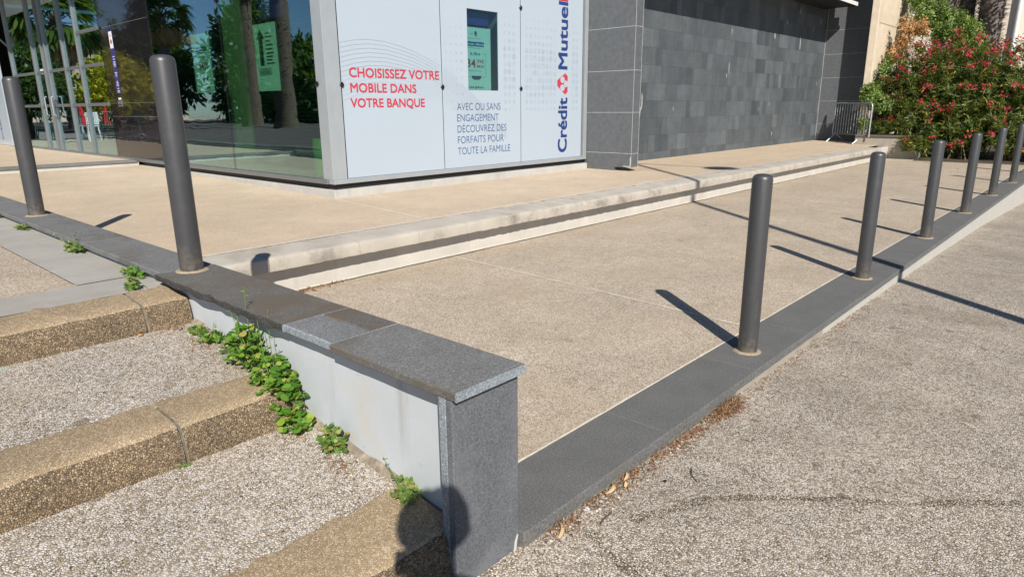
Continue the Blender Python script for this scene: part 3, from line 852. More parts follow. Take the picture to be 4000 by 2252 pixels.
for panel, lo, hi in ((0, 5.1, 6.62), (1, 6.66, 8.30), (2, 8.33, 9.93)):
    polys = []
    for ix in range(48):
        for iz in range(15):
            x = 5.2+ix*.102; z = 1.42+iz*.112
            if not lo+.05 < x < hi-.05 or 7.09 < x < 7.87 or 9.19 < x < 9.60: continue
            fx = max(0, min(1, (x-6.2)/2.0)); fz = max(0, 1-abs(z-2.0)/.95)
            r = .046*min(1, fz*1.3)*fx**.8
            if r > .008: polys.append(disc(x, z, r, 12))
    if polys: flat('dot_pattern', polys, FR_FRONT, PL, .0003, M['dot'], ptext[panel])
MB().box((7.161, 7.322, 1.696), (7.8095, 7.327, 2.811)).build('screen_glass', M['glass_screen'], b)

# glass wall along the side
ys = [7.512, 9.885, 12.36, 14.70]
for i, (a, c) in enumerate(zip(ys, ys[1:])):
    if i < 2: MB().box((4.756, a+.006, .5905), (4.768, c-.006, TOP)).build('glass_pane', M['glass'], b)
    else:
        dp = MB().box((4.750, a+.006, .5905), (4.770, c-.006, TOP)).build('dark_panel', M['dark_glass'], b)
        for z in (1.34, 1.58, 2.93):
            MB().box((4.7487, a+.006, z), (4.7502, c-.006, z+.006)).build('panel_joint', M['mortar_grey'], dp)
mb = MB()
for y in ys[:3]+[14.70]: mb.box((4.757, y-.006, .591), (4.775, y+.006, TOP))
mb.build('glass_gasket', M['rubber'], b)
for y in ys[:3]+[14.62]:
    for z in (1.742, 2.93):
        o = MB().lathe([(.001, -.012), (.020, -.012), (.030, -.004), (.032, .006), (.026, .014), (.012, .018), (.001, .0185)], 20).build('fixing_knob', M['knob'], None, True)
        o.parent = b; o.rotation_euler.y = -math.pi/2; o.location = Vector((4.748, y-.03 if y < 8 else y, z))-Vector(b.location)
# indigo opening-hours strip, small plate and letter slot on the dark panel (u = -y)
st = flat('opening_hours_strip', [rect(-14.25, 1.76, -14.05, 2.86)], FR_SIDE, 4.7475, 0, M['strip'], dp)
flat('strip_head', [rect(-14.235, 2.55, -14.075, 2.84)], FR_SIDE, 4.7465, 0, M['white'], st)
flat('strip_mark', [disc(-14.155, 2.665, .042, 14), [(-14.185, 2.755), (-14.125, 2.755), (-14.155, 2.80)]], FR_SIDE, 4.7458, 0, M['red'], st)
polys = []
for z, n_, w_ in ((2.40, 1, .11), (2.355, 1, .11), (2.31, 1, .11), (2.285, 1, .10), (2.26, 1, .11), (2.235, 1, .09), (2.12, 1, .13), (2.09, 1, .09), (2.06, 1, .08), (1.965, 1, .06), (1.94, 1, .09), (1.915, 1, .10), (1.89, 1, .11), (1.84, 1, .09), (1.80, 1, .10), (1.775, 1, .12)):
    polys.append(rect(-14.15-w_/2, z, -14.15+w_/2, z+.011))
flat('strip_lines', polys, FR_SIDE, 4.7465, 0, M['white'], st)
flat('name_label', [rect(-14.23, 1.645, -14.08, 1.68)], FR_SIDE, 4.7465, 0, M['white'], dp)
ls = MB().box((4.738, 14.04, 1.52), (4.7482, 14.26, 1.63)).build('letter_slot', M['alu'], dp, True, .004)
MB().box((4.7365, 14.07, 1.545), (4.7378, 14.23, 1.562)).build('slot_flap', M['rubber'], ls)

# entrance: aluminium framed glass doors
for y, w_ in ((16.02, .05), (17.0, .07), (18.22, .06), (18.5, .05), (19.22, .08), (21.2, .08)):
    MB().box((4.712, y-w_/2, .591), (4.80, y+w_/2, TOP)).build('mullion', M['alu'], b, True, .004)
prev = 14.71
for y in (16.02, 17.0, 18.22, 18.5, 19.22, 21.2):
    MB().box((4.757, prev+.04, .5915), (4.767, y-.04, TOP)).build('glass_pane', M['glass'], b)
    if y != 18.5:
        for z in ((1.57, 2.31) if y > 16.5 else (1.57, 2.31, 2.95)):
            MB().box((4.735, prev+.042, z-.03), (4.79, y-.042, z+.03)).build('transom', M['alu'], b, True, .003)
    prev = y
for y in (18.10, 18.62): MB().tube([(4.70, y, 1.35), (4.66, y, 1.37), (4.66, y, 1.75), (4.70, y, 1.77)], .014, 10).build('door_handle', M['zinc'], b, True)
flat('door_sticker', [rect(-18.95, 2.26, -18.62, 2.38)], FR_SIDE, 4.7535, 0, M['white'], b)
# white printed panel past the doors
wp = MB().box((4.66, 22.3, .56), (4.72, 27, TOP)).build('entrance_panel', M['panel'], b)
text('lettering', [('CHOISISSEZ VOTRE', -23.6, -22.42, 2.38, .09, .004), ('MOBILE DANS', -23.6, -22.75, 2.23, .09, .004), ('VOTRE BANQUE', -23.6, -22.6, 2.08, .09, .004)], FR_SIDE, 4.6585, 0, M['red'], wp)
text('lettering', [('MOBILE', -23.7, -22.5, 3.15, .16, .02)], FR_SIDE, 4.6585, 0, M['grey_text'], wp)
text('lettering', [('Crédit Mutuel', .70, 1.9, -23.15, .16, .02)], FR_SIDE, 4.6585, 0, M['navy'], wp, True)
flat('blue_patch', [rect(-23.2, 2.56, -22.5, 2.95)], FR_SIDE, 4.6585, 0, M['poster_blue'], wp)
MB().box((3.62, 15.2, 4.2), (4.75, 27, 4.55)).build('entrance_canopy', M['fascia'], b)
# step edge up to the landing
ls_ = thing('landing_step', 'thin dark stone edged step up to the glass entrance doors', 'step', (1.55, 13.7, .45))
MB().box((1.55, 13.66, .3), (4.735, 13.92, .524)).build('riser', M['plinth'], ls_)
MB().box((1.55, 13.63, .5245), (4.70, 13.93, .556)).build('stone_edge', M['basalt'], ls_, True, .004)

# interior seen through the glass
MB().box((4.86, 7.45, .40), (10.0, 26, .575)).build('interior_floor', M['floor_in'], b)
MB().box((9.6, 7.45, .58), (9.75, 26, 4.5)).build('back_wall', M['dark_interior'], b)
MB().box((4.86, 26.0, .58), (9.6, 26.1, 4.5)).build('back_wall', M['dark_interior'], b)
MB().box((4.78, 7.45, TOP+.005), (10.05, 26.1, TOP+.25)).build('roof', M['soffit'], b)
MB().box((5.5, 11.1, .58), (5.75, 11.35, 4.4)).build('interior_column', M['cream'], b)
mb = MB()
for q in range(56):
    z = .95+q*.05
    mb.add([(5.16, 7.6, z), (5.16, 9.75, z), (5.20, 9.75, z+.02), (5.20, 7.6, z+.02)], [(0, 1, 2, 3)])
mb.build('window_blind', M['slat'], b)
mb = MB()
for q in range(60):
    z = .95+q*.042
    mb.add([(7.05, 7.75, z), (8.0, 7.75, z), (8.0, 7.78, z+.026), (7.05, 7.78, z+.026)], [(0, 1, 2, 3)])
mb.build('window_blind', M['zinc_dark'], b)
MB().box((6.9, 8.15, .58), (8.2, 8.2, 4.3)).build('partition', M['dark_interior'], b)
MB().box((7.10, 7.42, 2.62), (7.72, 7.44, 2.79)).build('blue_header', M['strip'], b)
MB().box((4.95, 8.45, 2.62), (4.97, 9.1, 2.85)).build('blue_header', M['strip'], b)
# lime armchair near the corner
ac = thing('armchair', 'lime green tub armchair behind the glass beside the corner post', 'armchair', (5.35, 8.0, .576))
V = []; F = []
n = 18
for q in range(n+1):
    a = math.radians(-30+240*q/n)
    for rr, z in ((.34, .58), (.36, .95), (.35, 1.06), (.27, 1.06), (.25, .95), (.25, .6)):
        V.append((5.35+rr*math.cos(a), 8.0+rr*math.sin(a), z))
for q in range(n):
    for j in range(5): F.append((q*6+j, q*6+6+j, q*6+7+j, q*6+j+1))
link('backrest', mesh('backrest', V, F, M['lime'], None, True), ac)
MB().lathe([(.05, 0), (.24, .0), (.25, .2), (.23, .25), (.02, .26)], 20, (5.35, 8.0, .58)).build('seat', M['lime'], ac, True)

# posters
def poster(name, fr, plane, u0, u1, v0, v1, label, arrow=False):
    o = thing(name, label, 'poster', onplane(fr, plane, ((u0+u1)/2, v0)))
    W_, H_ = u1-u0, v1-v0
    def U(a): return u0+a*W_
    def Vv(a): return v0+a*H_
    sh = flat('sheet', [rect(u0, v0, u1, v1)], fr, plane, 0, M['poster' if fr is FR_FRONT else 'poster_bright'], o)
    if arrow:
        flat('arrow', [[(U(.20), Vv(.38)), (U(.38), Vv(.38)), (U(.38), Vv(.78)), (U(.47), Vv(.78)), (U(.29), Vv(.93)), (U(.11), Vv(.78)), (U(.20), Vv(.78))]], fr, plane, .002, M['poster_ink'], o)
        ink = [rect(U(.50), Vv(a), U(.50+w_), Vv(a+.022)) for a, w_ in ((.84, .2), (.79, .3), (.73, .2), (.67, .32), (.61, .3), (.55, .34), (.50, .3), (.45, .25), (.40, .34))]
        ink += [rect(U(.12), Vv(a), U(.66), Vv(a+.006)) for a in (.335, .32, .30, .285, .27, .255, .24)]
        flat('poster_lines', ink, fr, plane, .002, M['poster_ink'], o)
    else:
        flat('blue_band', [rect(U(.24), Vv(.715), U(.80), Vv(.785))], fr, plane, .002, M['poster_blue'], o)
        text('lettering', [('2 mois offerts', U(.26), U(.79), Vv(.732), .036*H_, .02)], fr, plane, .004, M['poster'], o)
        text('lettering', [('34', U(.30), U(.55), Vv(.395), .12*H_, .02), (',99€', U(.57), U(.80), Vv(.46), .058*H_), ('/MOIS', U(.57), U(.80), Vv(.393), .042*H_, .01)], fr, plane, .003, M['poster_red'], o)
        text('lettering', [('la fibre', U(.40), U(.69), Vv(.582), .045*H_, .01, .2), ('Engagement 12 mois', U(.36), U(.72), Vv(.335), .016*H_), ('Crédit', U(.33), U(.50), Vv(.075), .033*H_, .015), ('Mutuel', U(.59), U(.76), Vv(.075), .033*H_, .015)], fr, plane, .003, M['poster_blue'], o)
        flat('small_print', [rect(U(.30), Vv(a), U(.70), Vv(a+.008)) for a in (.83, .685)]+[rect(U(.40), Vv(.895), U(.50), Vv(.905))], fr, plane, .002, M['grey_text'], o)
        flat('provider_mark', [disc(U(.565), Vv(.92), .035*W_, 12), [(U(.53), Vv(.905)), (U(.56), Vv(.90)), (U(.57), Vv(.865)), (U(.55), Vv(.87))]], fr, plane, .003, M['poster_blue'], o)
        flat('provider_mark', [[(U(.61), Vv(.905)), (U(.585), Vv(.90)), (U(.575), Vv(.865)), (U(.60), Vv(.87))], disc(U(.545), Vv(.085), .028*W_, 6)], fr, plane, .003, M['poster_red'], o)
        lw = .004
        flat('price_frame', [rect(U(.24), Vv(.605), U(.32), Vv(.605)+lw), rect(U(.75), Vv(.605), U(.85), Vv(.605)+lw), rect(U(.85)-lw, Vv(.245), U(.85), Vv(.605)), rect(U(.74), Vv(.245), U(.85)-lw, Vv(.245)+lw), rect(U(.22), Vv(.245), U(.40), Vv(.245)+lw)], fr, plane, .002, M['poster_ink'], o)
        flat('router', [[(U(.43), Vv(.265)), (U(.71), Vv(.265)), (U(.71), Vv(.235)), (U(.64), Vv(.205)), (U(.50), Vv(.205)), (U(.43), Vv(.235))]], fr, plane, .003, M['poster_ink'], o)
    return o
poster('poster', FR_FRONT, 7.37, 6.975, 7.70, 1.66, 2.575, 'mint tinted price poster in the small window of the white panel')
poster('poster', FR_SIDE, 4.84, -11.05, -10.43, 1.70, 2.56, 'tinted price poster hung behind the large glass near the tall bollard')
poster('poster', FR_SIDE, 4.84, -9.09, -8.50, 1.69, 2.55, 'tinted poster with a dark upward arrow behind the glass near the corner post', True)

# stone fin, recess wall, end wall, canopy
fin = MB()
V = [(10.1, 7.42), (10.1, 6.345)]
prof = [(7.6, .2), (6.69, .2), (6.69, .418), (6.345, .428), (6.345, TOP), (7.6, TOP)]
V = [(10.10, y, z) for y, z in prof]+[(10.315, y, z) for y, z in prof]
n = len(prof)
fo = MB().add(V, [tuple(range(n)), tuple(reversed(range(n, 2*n)))]+[(j, n+j, n+(j+1) % n, (j+1) % n) for j in range(n)]).build('stone_fin', M['bigstone'], b)
mb = MB()
for z in (.655, 1.345, 2.032, 2.722, 3.41, 4.1):
    mb.box((10.0978, 6.3432, z), (10.1002, 7.3, z+.007)); mb.box((10.0978, 6.3428, z), (10.317, 6.3452, z+.007))
mb.box((10.0982, 6.3431, .428), (10.1004, 6.3495, TOP))
mb.box((10.3105, 6.3426, .428), (10.3175, 6.3446, TOP))
mb.box((10.0976, 6.36, .43), (10.0999, 6.50, .445)); mb.box((10.0977, 6.352, .445), (10.0998, 6.368, .60))
mb.build('stone_joint', M['joint_white'], fo)
MB().box((10.2, 7.435, .2), (22.6, 7.7, 5.0)).build('recess_wall', M['slate_back'], b)
mb = MB()
z = .175
rowi = 0
while z < 4.9:
    z1 = z+.345
    x = 10.25-random.random()*.3
    last = random.random()
    while x < 22.56:
        wdt = random.choice([.20, .22, .25, .28, .32, .36]) if random.random() < .9 else .52
        x1 = min(x+wdt, 22.56)
        r = random.betavariate(2.0, 2.4) if random.random() > .25 else min(1, max(0, last+random.uniform(-.08, .08)))
        last = r
        d = random.random()*.0025
        mb.box((x+.001, 7.419-d, z+.0012), (x1-.001, 7.434, z1-.0012), r)
        x = x1
    z = z1; rowi += 1
mb.build('slate_tiling', M['slate'], b, rnd=True)
MB().box((22.56, 5.9, .1), (22.75, 7.7, 5.0)).build('end_wall', M['bigstone'], b)
mb = MB()
for z in (.86, 1.55, 2.235, 2.92, 3.61): mb.box((22.557, 5.9, z), (22.5605, 7.41, z+.007))
mb.box((22.557, 7.405, .3), (22.5602, 7.416, 5))
mb.build('stone_joint', M['joint_white'], b)
MB().box((10.32, 6.48, 4.18), (22.08, 7.43, 4.21)).build('canopy_soffit', M['soffit'], b)
MB().box((10.32, 6.47, 4.182), (22.10, 6.51, 4.28)).build('canopy_fascia', M['fascia'], b)
MB().box((22.06, 6.5105, 4.1825), (22.10, 7.43, 4.52)).build('canopy_fascia', M['soffit'], b)
MB().box((10.06, 6.53, 4.285), (22.0, 9, 5.2)).build('upper_floor', M['soffit'], b)

cw = thing('concrete_side_wall', 'beige board-marked concrete wall standing between the slate recess and the bushes', 'wall', (21.85, 5.81, 0))
cwb = MB().box((21.85, 5.81, -.1), (25.05, 6.01, 7.5)).build('wall_body', M['beige_conc'], cw, True, .012)
MB().box((22.0, 5.8085, 3.66), (25.0, 5.8105, 3.69)).build('form_joint', M['mortar'], cw)
mb = MB()
for x in (22.5, 23.8):
    for z in (1.9, 3.0, 4.2): mb.lathe([(.001, 0), (.028, 0), (.028, .003), (.001, .003)], 12, (x, 5.81, z))
# ------------------------------------------------------------------ planter, barrier
pl = thing('planter', 'low concrete planter with a dark stone rim under the oleander, dappled by leaf shadows', 'planter', (21, 4.2, 0))
MB().box((21.0, 4.23, -.2), (21.2, 5.805, .575)).build('wall_body', M['planter'], pl)
MB().box((21.2005, 4.2305, -.2), (27, 4.40, .575)).build('side_wall', M['planter'], pl)
MB().box((20.96, 4.18, .5755), (21.24, 5.80, .62)).build('stone_rim', M['basalt_brown'], pl, True, .004)
MB().box((20.975, 4.185, -.2), (21.10, 4.2295, .575)).build('end_slab', M['paving_grey'], pl, True, .004)
MB().box((21.2005, 4.4005, -.2), (27, 5.80, .52)).build('soil', M['soil'], pl)
tag(MB().box((20.45, -4, -2), (40, 4.15, .03)).build('planting_bed', M['soil']), kind='structure')
tag(MB().box((20.40, -4, -2), (20.4495, 4.15, .012)).build('bed_edging', M['mortar_grey']), kind='structure')

def make_barrier():
    A = Vector((22.25, 6.78, .36)); Bv = Vector((20.96, 5.50, .36))
    # both feet stand on the upper terrace
    dirv = (Bv-A).normalized(); L = (Bv-A).length
    t = thing('crowd_barrier', 'galvanised steel crowd barrier leaning into the corner between slate wall and planter', 'barrier', tuple(A.lerp(Bv, .5)))
    up = Vector((0, 0, 1)); side = Vector((-dirv.y, dirv.x, 0))
    def P(s_, h, o=0): return A+dirv*s_+up*h+side*o
    z0, z1 = .24, 1.13
    s0, s1 = -.06, L+.10
    pts = []
    r = .12
    pts.append(P(s0, .20)); pts.append(P(s0, z1-r))
    for q in range(1, 7):
        a = math.pi/2*q/6; pts.append(P(s0+r-r*math.cos(a), z1-r+r*math.sin(a)))
    for q in range(0, 7):
        a = math.pi/2*q/6; pts.append(P(s1-r+r*math.sin(a), z1-r+r*math.cos(a)))
    pts.append(P(s1, .20))
    MB().tube(pts, .019, 10).build('tube_frame', M['zinc'], t, True)
    MB().tube([P(s0, z0), P(s1, z0)], .015, 8).build('bottom_rail', M['zinc_dark'], t, True)
    nb = 13
    for q in range(nb):
        s_ = s0+(s1-s0)*(q+1)/(nb+1)
        MB().tube([P(s_, z0), P(s_, z1-.005)], .0075, 6).build('bar', M['zinc'], t, True)
    for s_ in (.12, L-.22):
        for sg in (-1, 1):
            MB().tube([P(s_, z0+.02), P(s_, z0-.02, sg*.03), P(s_, .0, sg*.27)], .016, 8).build('foot', M['zinc'], t, True)
    for h in (.55, .95): MB().tube([P(s0-.07, h), P(s0, h)], .014, 8).build('hook', M['zinc'], t, True)
    V = [P(.86, 1.145, .03), P(1.22, 1.145, .035), P(1.16, .99, .05), P(1.02, .92, .045), P(.80, .90, .03)]
    V2 = [v+side*.004 for v in V]
    n_ = len(V)
    MB().add(V+V2, [tuple(range(n_)), tuple(reversed(range(n_, 2*n_)))]+[(j, n_+j, n_+(j+1) % n_, (j+1) % n_) for j in range(n_)]).build('plastic_tag', M['tag_grey'], t)
make_barrier()

# ------------------------------------------------------------------ oleander, bushes, palms, buildings on the right
def shoots(C, axes, n, k, L, up=.5, cut=None, shell=(.55, 1.0)):
    """n shoot tips spread over an ellipsoid's outer part, k leaves round every tip; returns bases, directions, hints"""
    d = unit(n*2)
    d = d[d[:, 2] > -.75][:n]
    rr = rng.uniform(shell[0], shell[1], (len(d), 1))
    T = np.asarray(C)+d*rr*np.asarray(axes)
    if cut is not None:
        keep = cut(T); T = T[keep]; d = d[keep]
    ax = d*.8+np.array([0, 0, up])+rng.normal(size=d.shape)*.35
    ax /= np.linalg.norm(ax, axis=1, keepdims=True)
    P = np.repeat(T, k, 0); A = np.repeat(ax, k, 0)
    o = unit(len(P)); o -= A*np.sum(o*A, 1, keepdims=True); o /= np.linalg.norm(o, axis=1, keepdims=True)
    lift = rng.uniform(-.25, 1.1, (len(P), 1))
    D = o+A*lift
    P = P-A*rng.uniform(0, .16, (len(P), 1))*(L/.13)
    return P, D, A+rng.normal(size=A.shape)*.3, T, ax

ol = thing('oleander_bush', 'large oleander bush with crimson flowers and narrow leaves behind the bollard row', 'bush', (22.3, 3.0, 0))
# clumps of the one big bush: centre, half axes
clumps = [((22.6, 4.75, 1.75), (1.2, .95, 1.45)), ((22.5, 3.75, 1.70), (1.35, 1.05, 1.55)), ((22.4, 2.75, 1.50), (1.40, 1.0, 1.50)), ((22.4, 1.75, 1.30), (1.45, 1.0, 1.45)), ((22.5, .7, 1.25), (1.45, 1.1, 1.4)),
          ((21.7, 3.5, .85), (.85, .9, .75)), ((21.6, 2.4, .75), (.90, .9, .75)), ((21.6, 1.4, .7), (.9, .9, .75)), ((21.5, 4.5, 1.15), (.55, .75, .55)), ((22.5, -.6, 1.2), (1.5, 1.2, 1.4)), ((20.85, 4.25, .42), (.22, .40, .30)), ((21.25, 5.0, .85), (.25, .6, .2))]
Ps, Ds, Us, Ts, As = [], [], [], [], []
for c, a in clumps:
    n = int(380*(a[0]*a[1]+a[1]*a[2]+a[0]*a[2])**.9/1.6)
    def cut(T): return (T[:, 0] < 20.95) | ((T[:, 1] < 4.15) & (T[:, 2] > .12)) | ((T[:, 0] > 20.75) & (T[:, 2] > .72) & (T[:, 1] < 5.62))
    p, d, u, t_, ax = shoots(c, a, n, 15, .13, .55, cut, (.3, 1.06))
    Ps.append(p); Ds.append(d); Us.append(u); Ts.append(t_); As.append(ax)
P = np.vstack(Ps); D = np.vstack(Ds); U = np.vstack(Us); T = np.vstack(Ts); A = np.vstack(As)
leaves('foliage', P, D, U, rng.uniform(.11, .19, len(P)), rng.uniform(.022, .034, len(P)), M['oleander'], ol, 'lance', rng.random(len(P))**1.2)
sel = rng.random(len(P)) < .05
leaves('yellow_leaves', P[sel]+rng.normal(size=(sel.sum(), 3))*.03, D[sel]-[0, 0, .5], U[sel], rng.uniform(.11, .17, sel.sum()), rng.uniform(.02, .03, sel.sum()), M['oleander_yellow'], ol)
# flower heads: small five-petal florets gathered at outer shoot tips
score = T[:, 2]*.55+rng.random(len(T))*2.2
cen = np.array([22.4, 2.6, 1.2])
outer = np.array([max(np.sqrt((((t_-np.array(c))/np.array(a))**2).sum()) if False else 0 for c, a in clumps[:1]) for t_ in T[:1]])
inside = np.array([min(np.sqrt((((t_-np.array(c))/np.array(a))**2).sum()) for c, a in clumps) for t_ in T])
cand = np.argsort(-(score+(inside > .93)*1.5))[:320]
FP, FD, FU = [], [], []
for i in cand:
    c = T[i]+A[i]*.06
    m = rng.integers(7, 16)
    for _ in range(m):
        q = c+rng.normal(size=3)*np.array([.055, .055, .045])
        ax = A[i]+rng.normal(size=3)*.6; ax /= np.linalg.norm(ax)
        s1 = np.cross(ax, [0.3, .2, 1]); s1 /= np.linalg.norm(s1); s2 = np.cross(ax, s1)
        for k_ in range(5):
            a = 2*math.pi*k_/5+rng.random()*.4
            FP.append(q); FD.append(s1*math.cos(a)+s2*math.sin(a)+ax*.35); FU.append(ax)
FP = np.array(FP)
leaves('flowers', FP, FD, FU, rng.uniform(.020, .030, len(FP)), rng.uniform(.016, .025, len(FP)), M['flower'], ol, 'quad', np.repeat(rng.random(len(FP)//5), 5))
mb = MB()
for _ in range(170):
    c, a = clumps[rng.integers(0, 10)]
    x, y = c[0]+rng.normal()*.25, c[1]+rng.normal()*.3
    z0 = .03 if y < 4.2 else .55
    tip = Vector((c[0]+rng.normal()*a[0]*.5, c[1]+rng.normal()*a[1]*.5, c[2]+a[2]*rng.uniform(0, .7)))
    mb.tube([(x, y, z0-.05), Vector((x, y, z0)).lerp(tip, .5)+Vector((0, 0, .15)), tip], [.014, .010, .005], 5)
mb.build('stems', M['stem'], ol, True)

# light green bush with dead tan growth, against the concrete wall
lb = thing('leafy_bush', 'light green leafy bush with a dead tan side climbing beside the beige concrete wall', 'bush', (23.4, 4.9, .5))
Ps, Ds, Us = [], [], []
for c, a, n in (((23.9, 5.0, 3.95), (.55, .50, .75), 230), ((24.0, 4.45, 3.55), (.6, .55, .6), 220), ((24.1, 3.95, 3.3), (.55, .45, .5), 160), ((24.2, 5.4, 4.5), (.45, .35, .5), 130), ((22.3, 5.55, 2.05), (.42, .18, .75), 110), ((21.6, 5.70, 1.72), (.45, .28, .33), 150), ((21.35, 5.35, 1.45), (.3, .35, .25), 70), ((22.6, 5.45, 1.35), (.6, .3, .5), 90), ((21.25, 5.70, .92), (.25, .22, .18), 26)):
    p, d, u, _, _ = shoots(c, a, int(n*1.7), 13, .09, .25, None, (.3, 1.1))
    Ps.append(p+rng.normal(size=p.shape)*.035); Ds.append(d); Us.append(u)
P = np.vstack(Ps); D = np.vstack(Ds); U = np.vstack(Us)
leaves('foliage', P, D, U, rng.uniform(.05, .085, len(P)), rng.uniform(.030, .05, len(P)), M['bush'], lb, 'lance', rng.random(len(P)))
Ps, Ds, Us = [], [], []
for c, a, n in (((22.9, 5.35, 3.25), (.3, .22, .6), 150), ((23.1, 5.1, 3.55), (.4, .35, .3), 120), ((22.6, 5.5, 2.75), (.22, .16, .45), 70)):
    p, d, u, _, _ = shoots(c, a, n, 11, .09, -.3, None, (.2, 1.1))
    Ps.append(p+rng.normal(size=p.shape)*.03); Ds.append(d-[0, 0, .6]); Us.append(u)
P = np.vstack(Ps); D = np.vstack(Ds); U = np.vstack(Us)
leaves('dead_foliage', P, D, U, rng.uniform(.06, .10, len(P)), rng.uniform(.025, .045, len(P)), M['dead'], lb, 'lance')
mb = MB()
for x, y, z, tip in ((23.3, 5.2, .5, (23.9, 5.0, 4.0)), (23.4, 5.0, .5, (24.0, 4.4, 3.6)), (23.2, 5.3, .5, (23.0, 5.3, 3.5)), (22.5, 5.5, .5, (22.3, 5.6, 2.4)), (22.0, 5.4, .5, (21.5, 5.65, 1.8))):
    p0 = Vector((x, y, z)); p1 = Vector(tip)
    mb.tube([p0, p0.lerp(p1, .4)+Vector((0, .05, .2)), p1], [.03, .02, .008], 6)
for _ in range(60):
    p0 = Vector((22.9+rng.normal()*.2, 5.3+rng.normal()*.12, 2.6+rng.random()*.9)); mb.tube([p0, p0+Vector((rng.normal()*.1-.08, rng.normal()*.08, .25+.2*rng.random()))], [.004, .002], 4)
mb.build('branches', M['wood'], lb, True)

def palm(name_label, loc, h, r, crown_r, nf, skirt, seed, boots=420, group=None, detail=14, bark='bark'):
    rs = np.random.default_rng(seed)
    t = thing('palm_tree', name_label, 'palm tree', loc, group)
    L = Vector(loc)
    pts = []; rad = []
    for q in range(15):
        f = q/14
        pts.append(L+Vector((.12*math.sin(f*2+seed), .1*math.sin(f*1.7+seed*2), h*f-.1))); rad.append(r*(1.18-.3*f+.35*max(0, .08-f)*10)*(1+.04*rs.normal()))
    MB().tube(pts, rad, 16).build('trunk', M[bark], t, True)
    if boots:
        z = rs.uniform(.0, h, boots); a = rs.uniform(0, 2*math.pi, boots)
        D = np.stack([np.cos(a)*.8, np.sin(a)*.8, rs.uniform(.1, 1.3, boots)], 1)
        f = z/h
        P = np.stack([L.x+.12*np.sin(f*2+seed)+np.cos(a)*r*.9, L.y+.1*np.sin(f*1.7+seed*2)+np.sin(a)*r*.9, L.z+z-.1], 1)
        leaves('leaf_bases', P, D, np.stack([-np.cos(a), -np.sin(a), np.full(boots, 1.0)], 1), rs.uniform(.14, .28, boots), rs.uniform(.05, .11, boots), M['boot'], t, 'lance', rs.random(boots), .3)
    top = pts[-1]
    def fans(n, lo, hi, ln, name, mat, droop):
        Ps, Ds, Us = [], [], []
        mbp = MB()
        for _ in range(n):
            a = rs.uniform(0, 2*math.pi); e = math.radians(rs.uniform(lo, hi))
            ax = Vector((math.cos(a)*math.cos(e), math.sin(a)*math.cos(e), math.sin(e)))
            pl_ = ln*rs.uniform(.45, .62)
            c = top+ax*pl_+Vector((0, 0, -.12*pl_))
            if mat == 'frond': mbp.tube([top, top+ax*pl_*.6, c], [.03, .02, .012], 5)
            sd_ = ax.cross(Vector((0, 0, 1))).normalized()
            nrm = sd_.cross(ax)
            for k_ in range(detail):
                b_ = math.radians(-105+210*k_/(detail-1))
                dd = ax*math.cos(b_)+sd_*math.sin(b_)+Vector((0, 0, -droop))+nrm*rs.normal()*.12
                Ps.append(c); Ds.append(dd); Us.append(nrm)
        o = leaves(name, np.array(Ps), np.array(Ds), np.array(Us), ln*.5*rs.uniform(.75, 1.05, len(Ps)), ln*.085, M[mat], t, 'lance', rs.random(len(Ps)), .5)
        if mat == 'frond': mbp.build('petioles', M['stem'], t, True)
    fans(nf, -25, 80, crown_r, 'fronds', 'frond', .25)
    if skirt: fans(skirt, -80, -35, crown_r*.8, 'dead_fronds', 'dead', .5)
    return t
palm('rough palm trunk rising behind the light green bush, leftmost of three', (25.4, 4.75, 0), 7.5, .27, 1.9, 26, 14, 3, 2600, 'palm trunks behind the oleander')
palm('slim middle palm trunk of three behind the oleander', (25.8, 4.33, 0), 8.2, .22, 1.8, 26, 14, 4, 2400, 'palm trunks behind the oleander')
palm('thickest palm trunk of three, nearest the pale downpipe', (25.3, 3.77, 0), 7.8, .31, 2.0, 28, 16, 5, 3200, 'palm trunks behind the oleander')

bb = thing('beige_building', 'plain beige building with a white downpipe behind the palms', 'building', (34, 7, 0))
MB().box((34, 3.95, -2.5), (44, 16, 9)).build('wall', M['beige_wall'], bb)
MB().tube([(33.86, 4.02, -2), (33.86, 4.02, 9)], .085, 12).build('downpipe', M['fascia'], bb, True)
mb = MB()
for z in (1.2, 3.6, 6.0): mb.box((33.75, 4.0, z), (33.995, 4.05, z+.06))
mb.build('pipe_bracket', M['zinc'], bb)

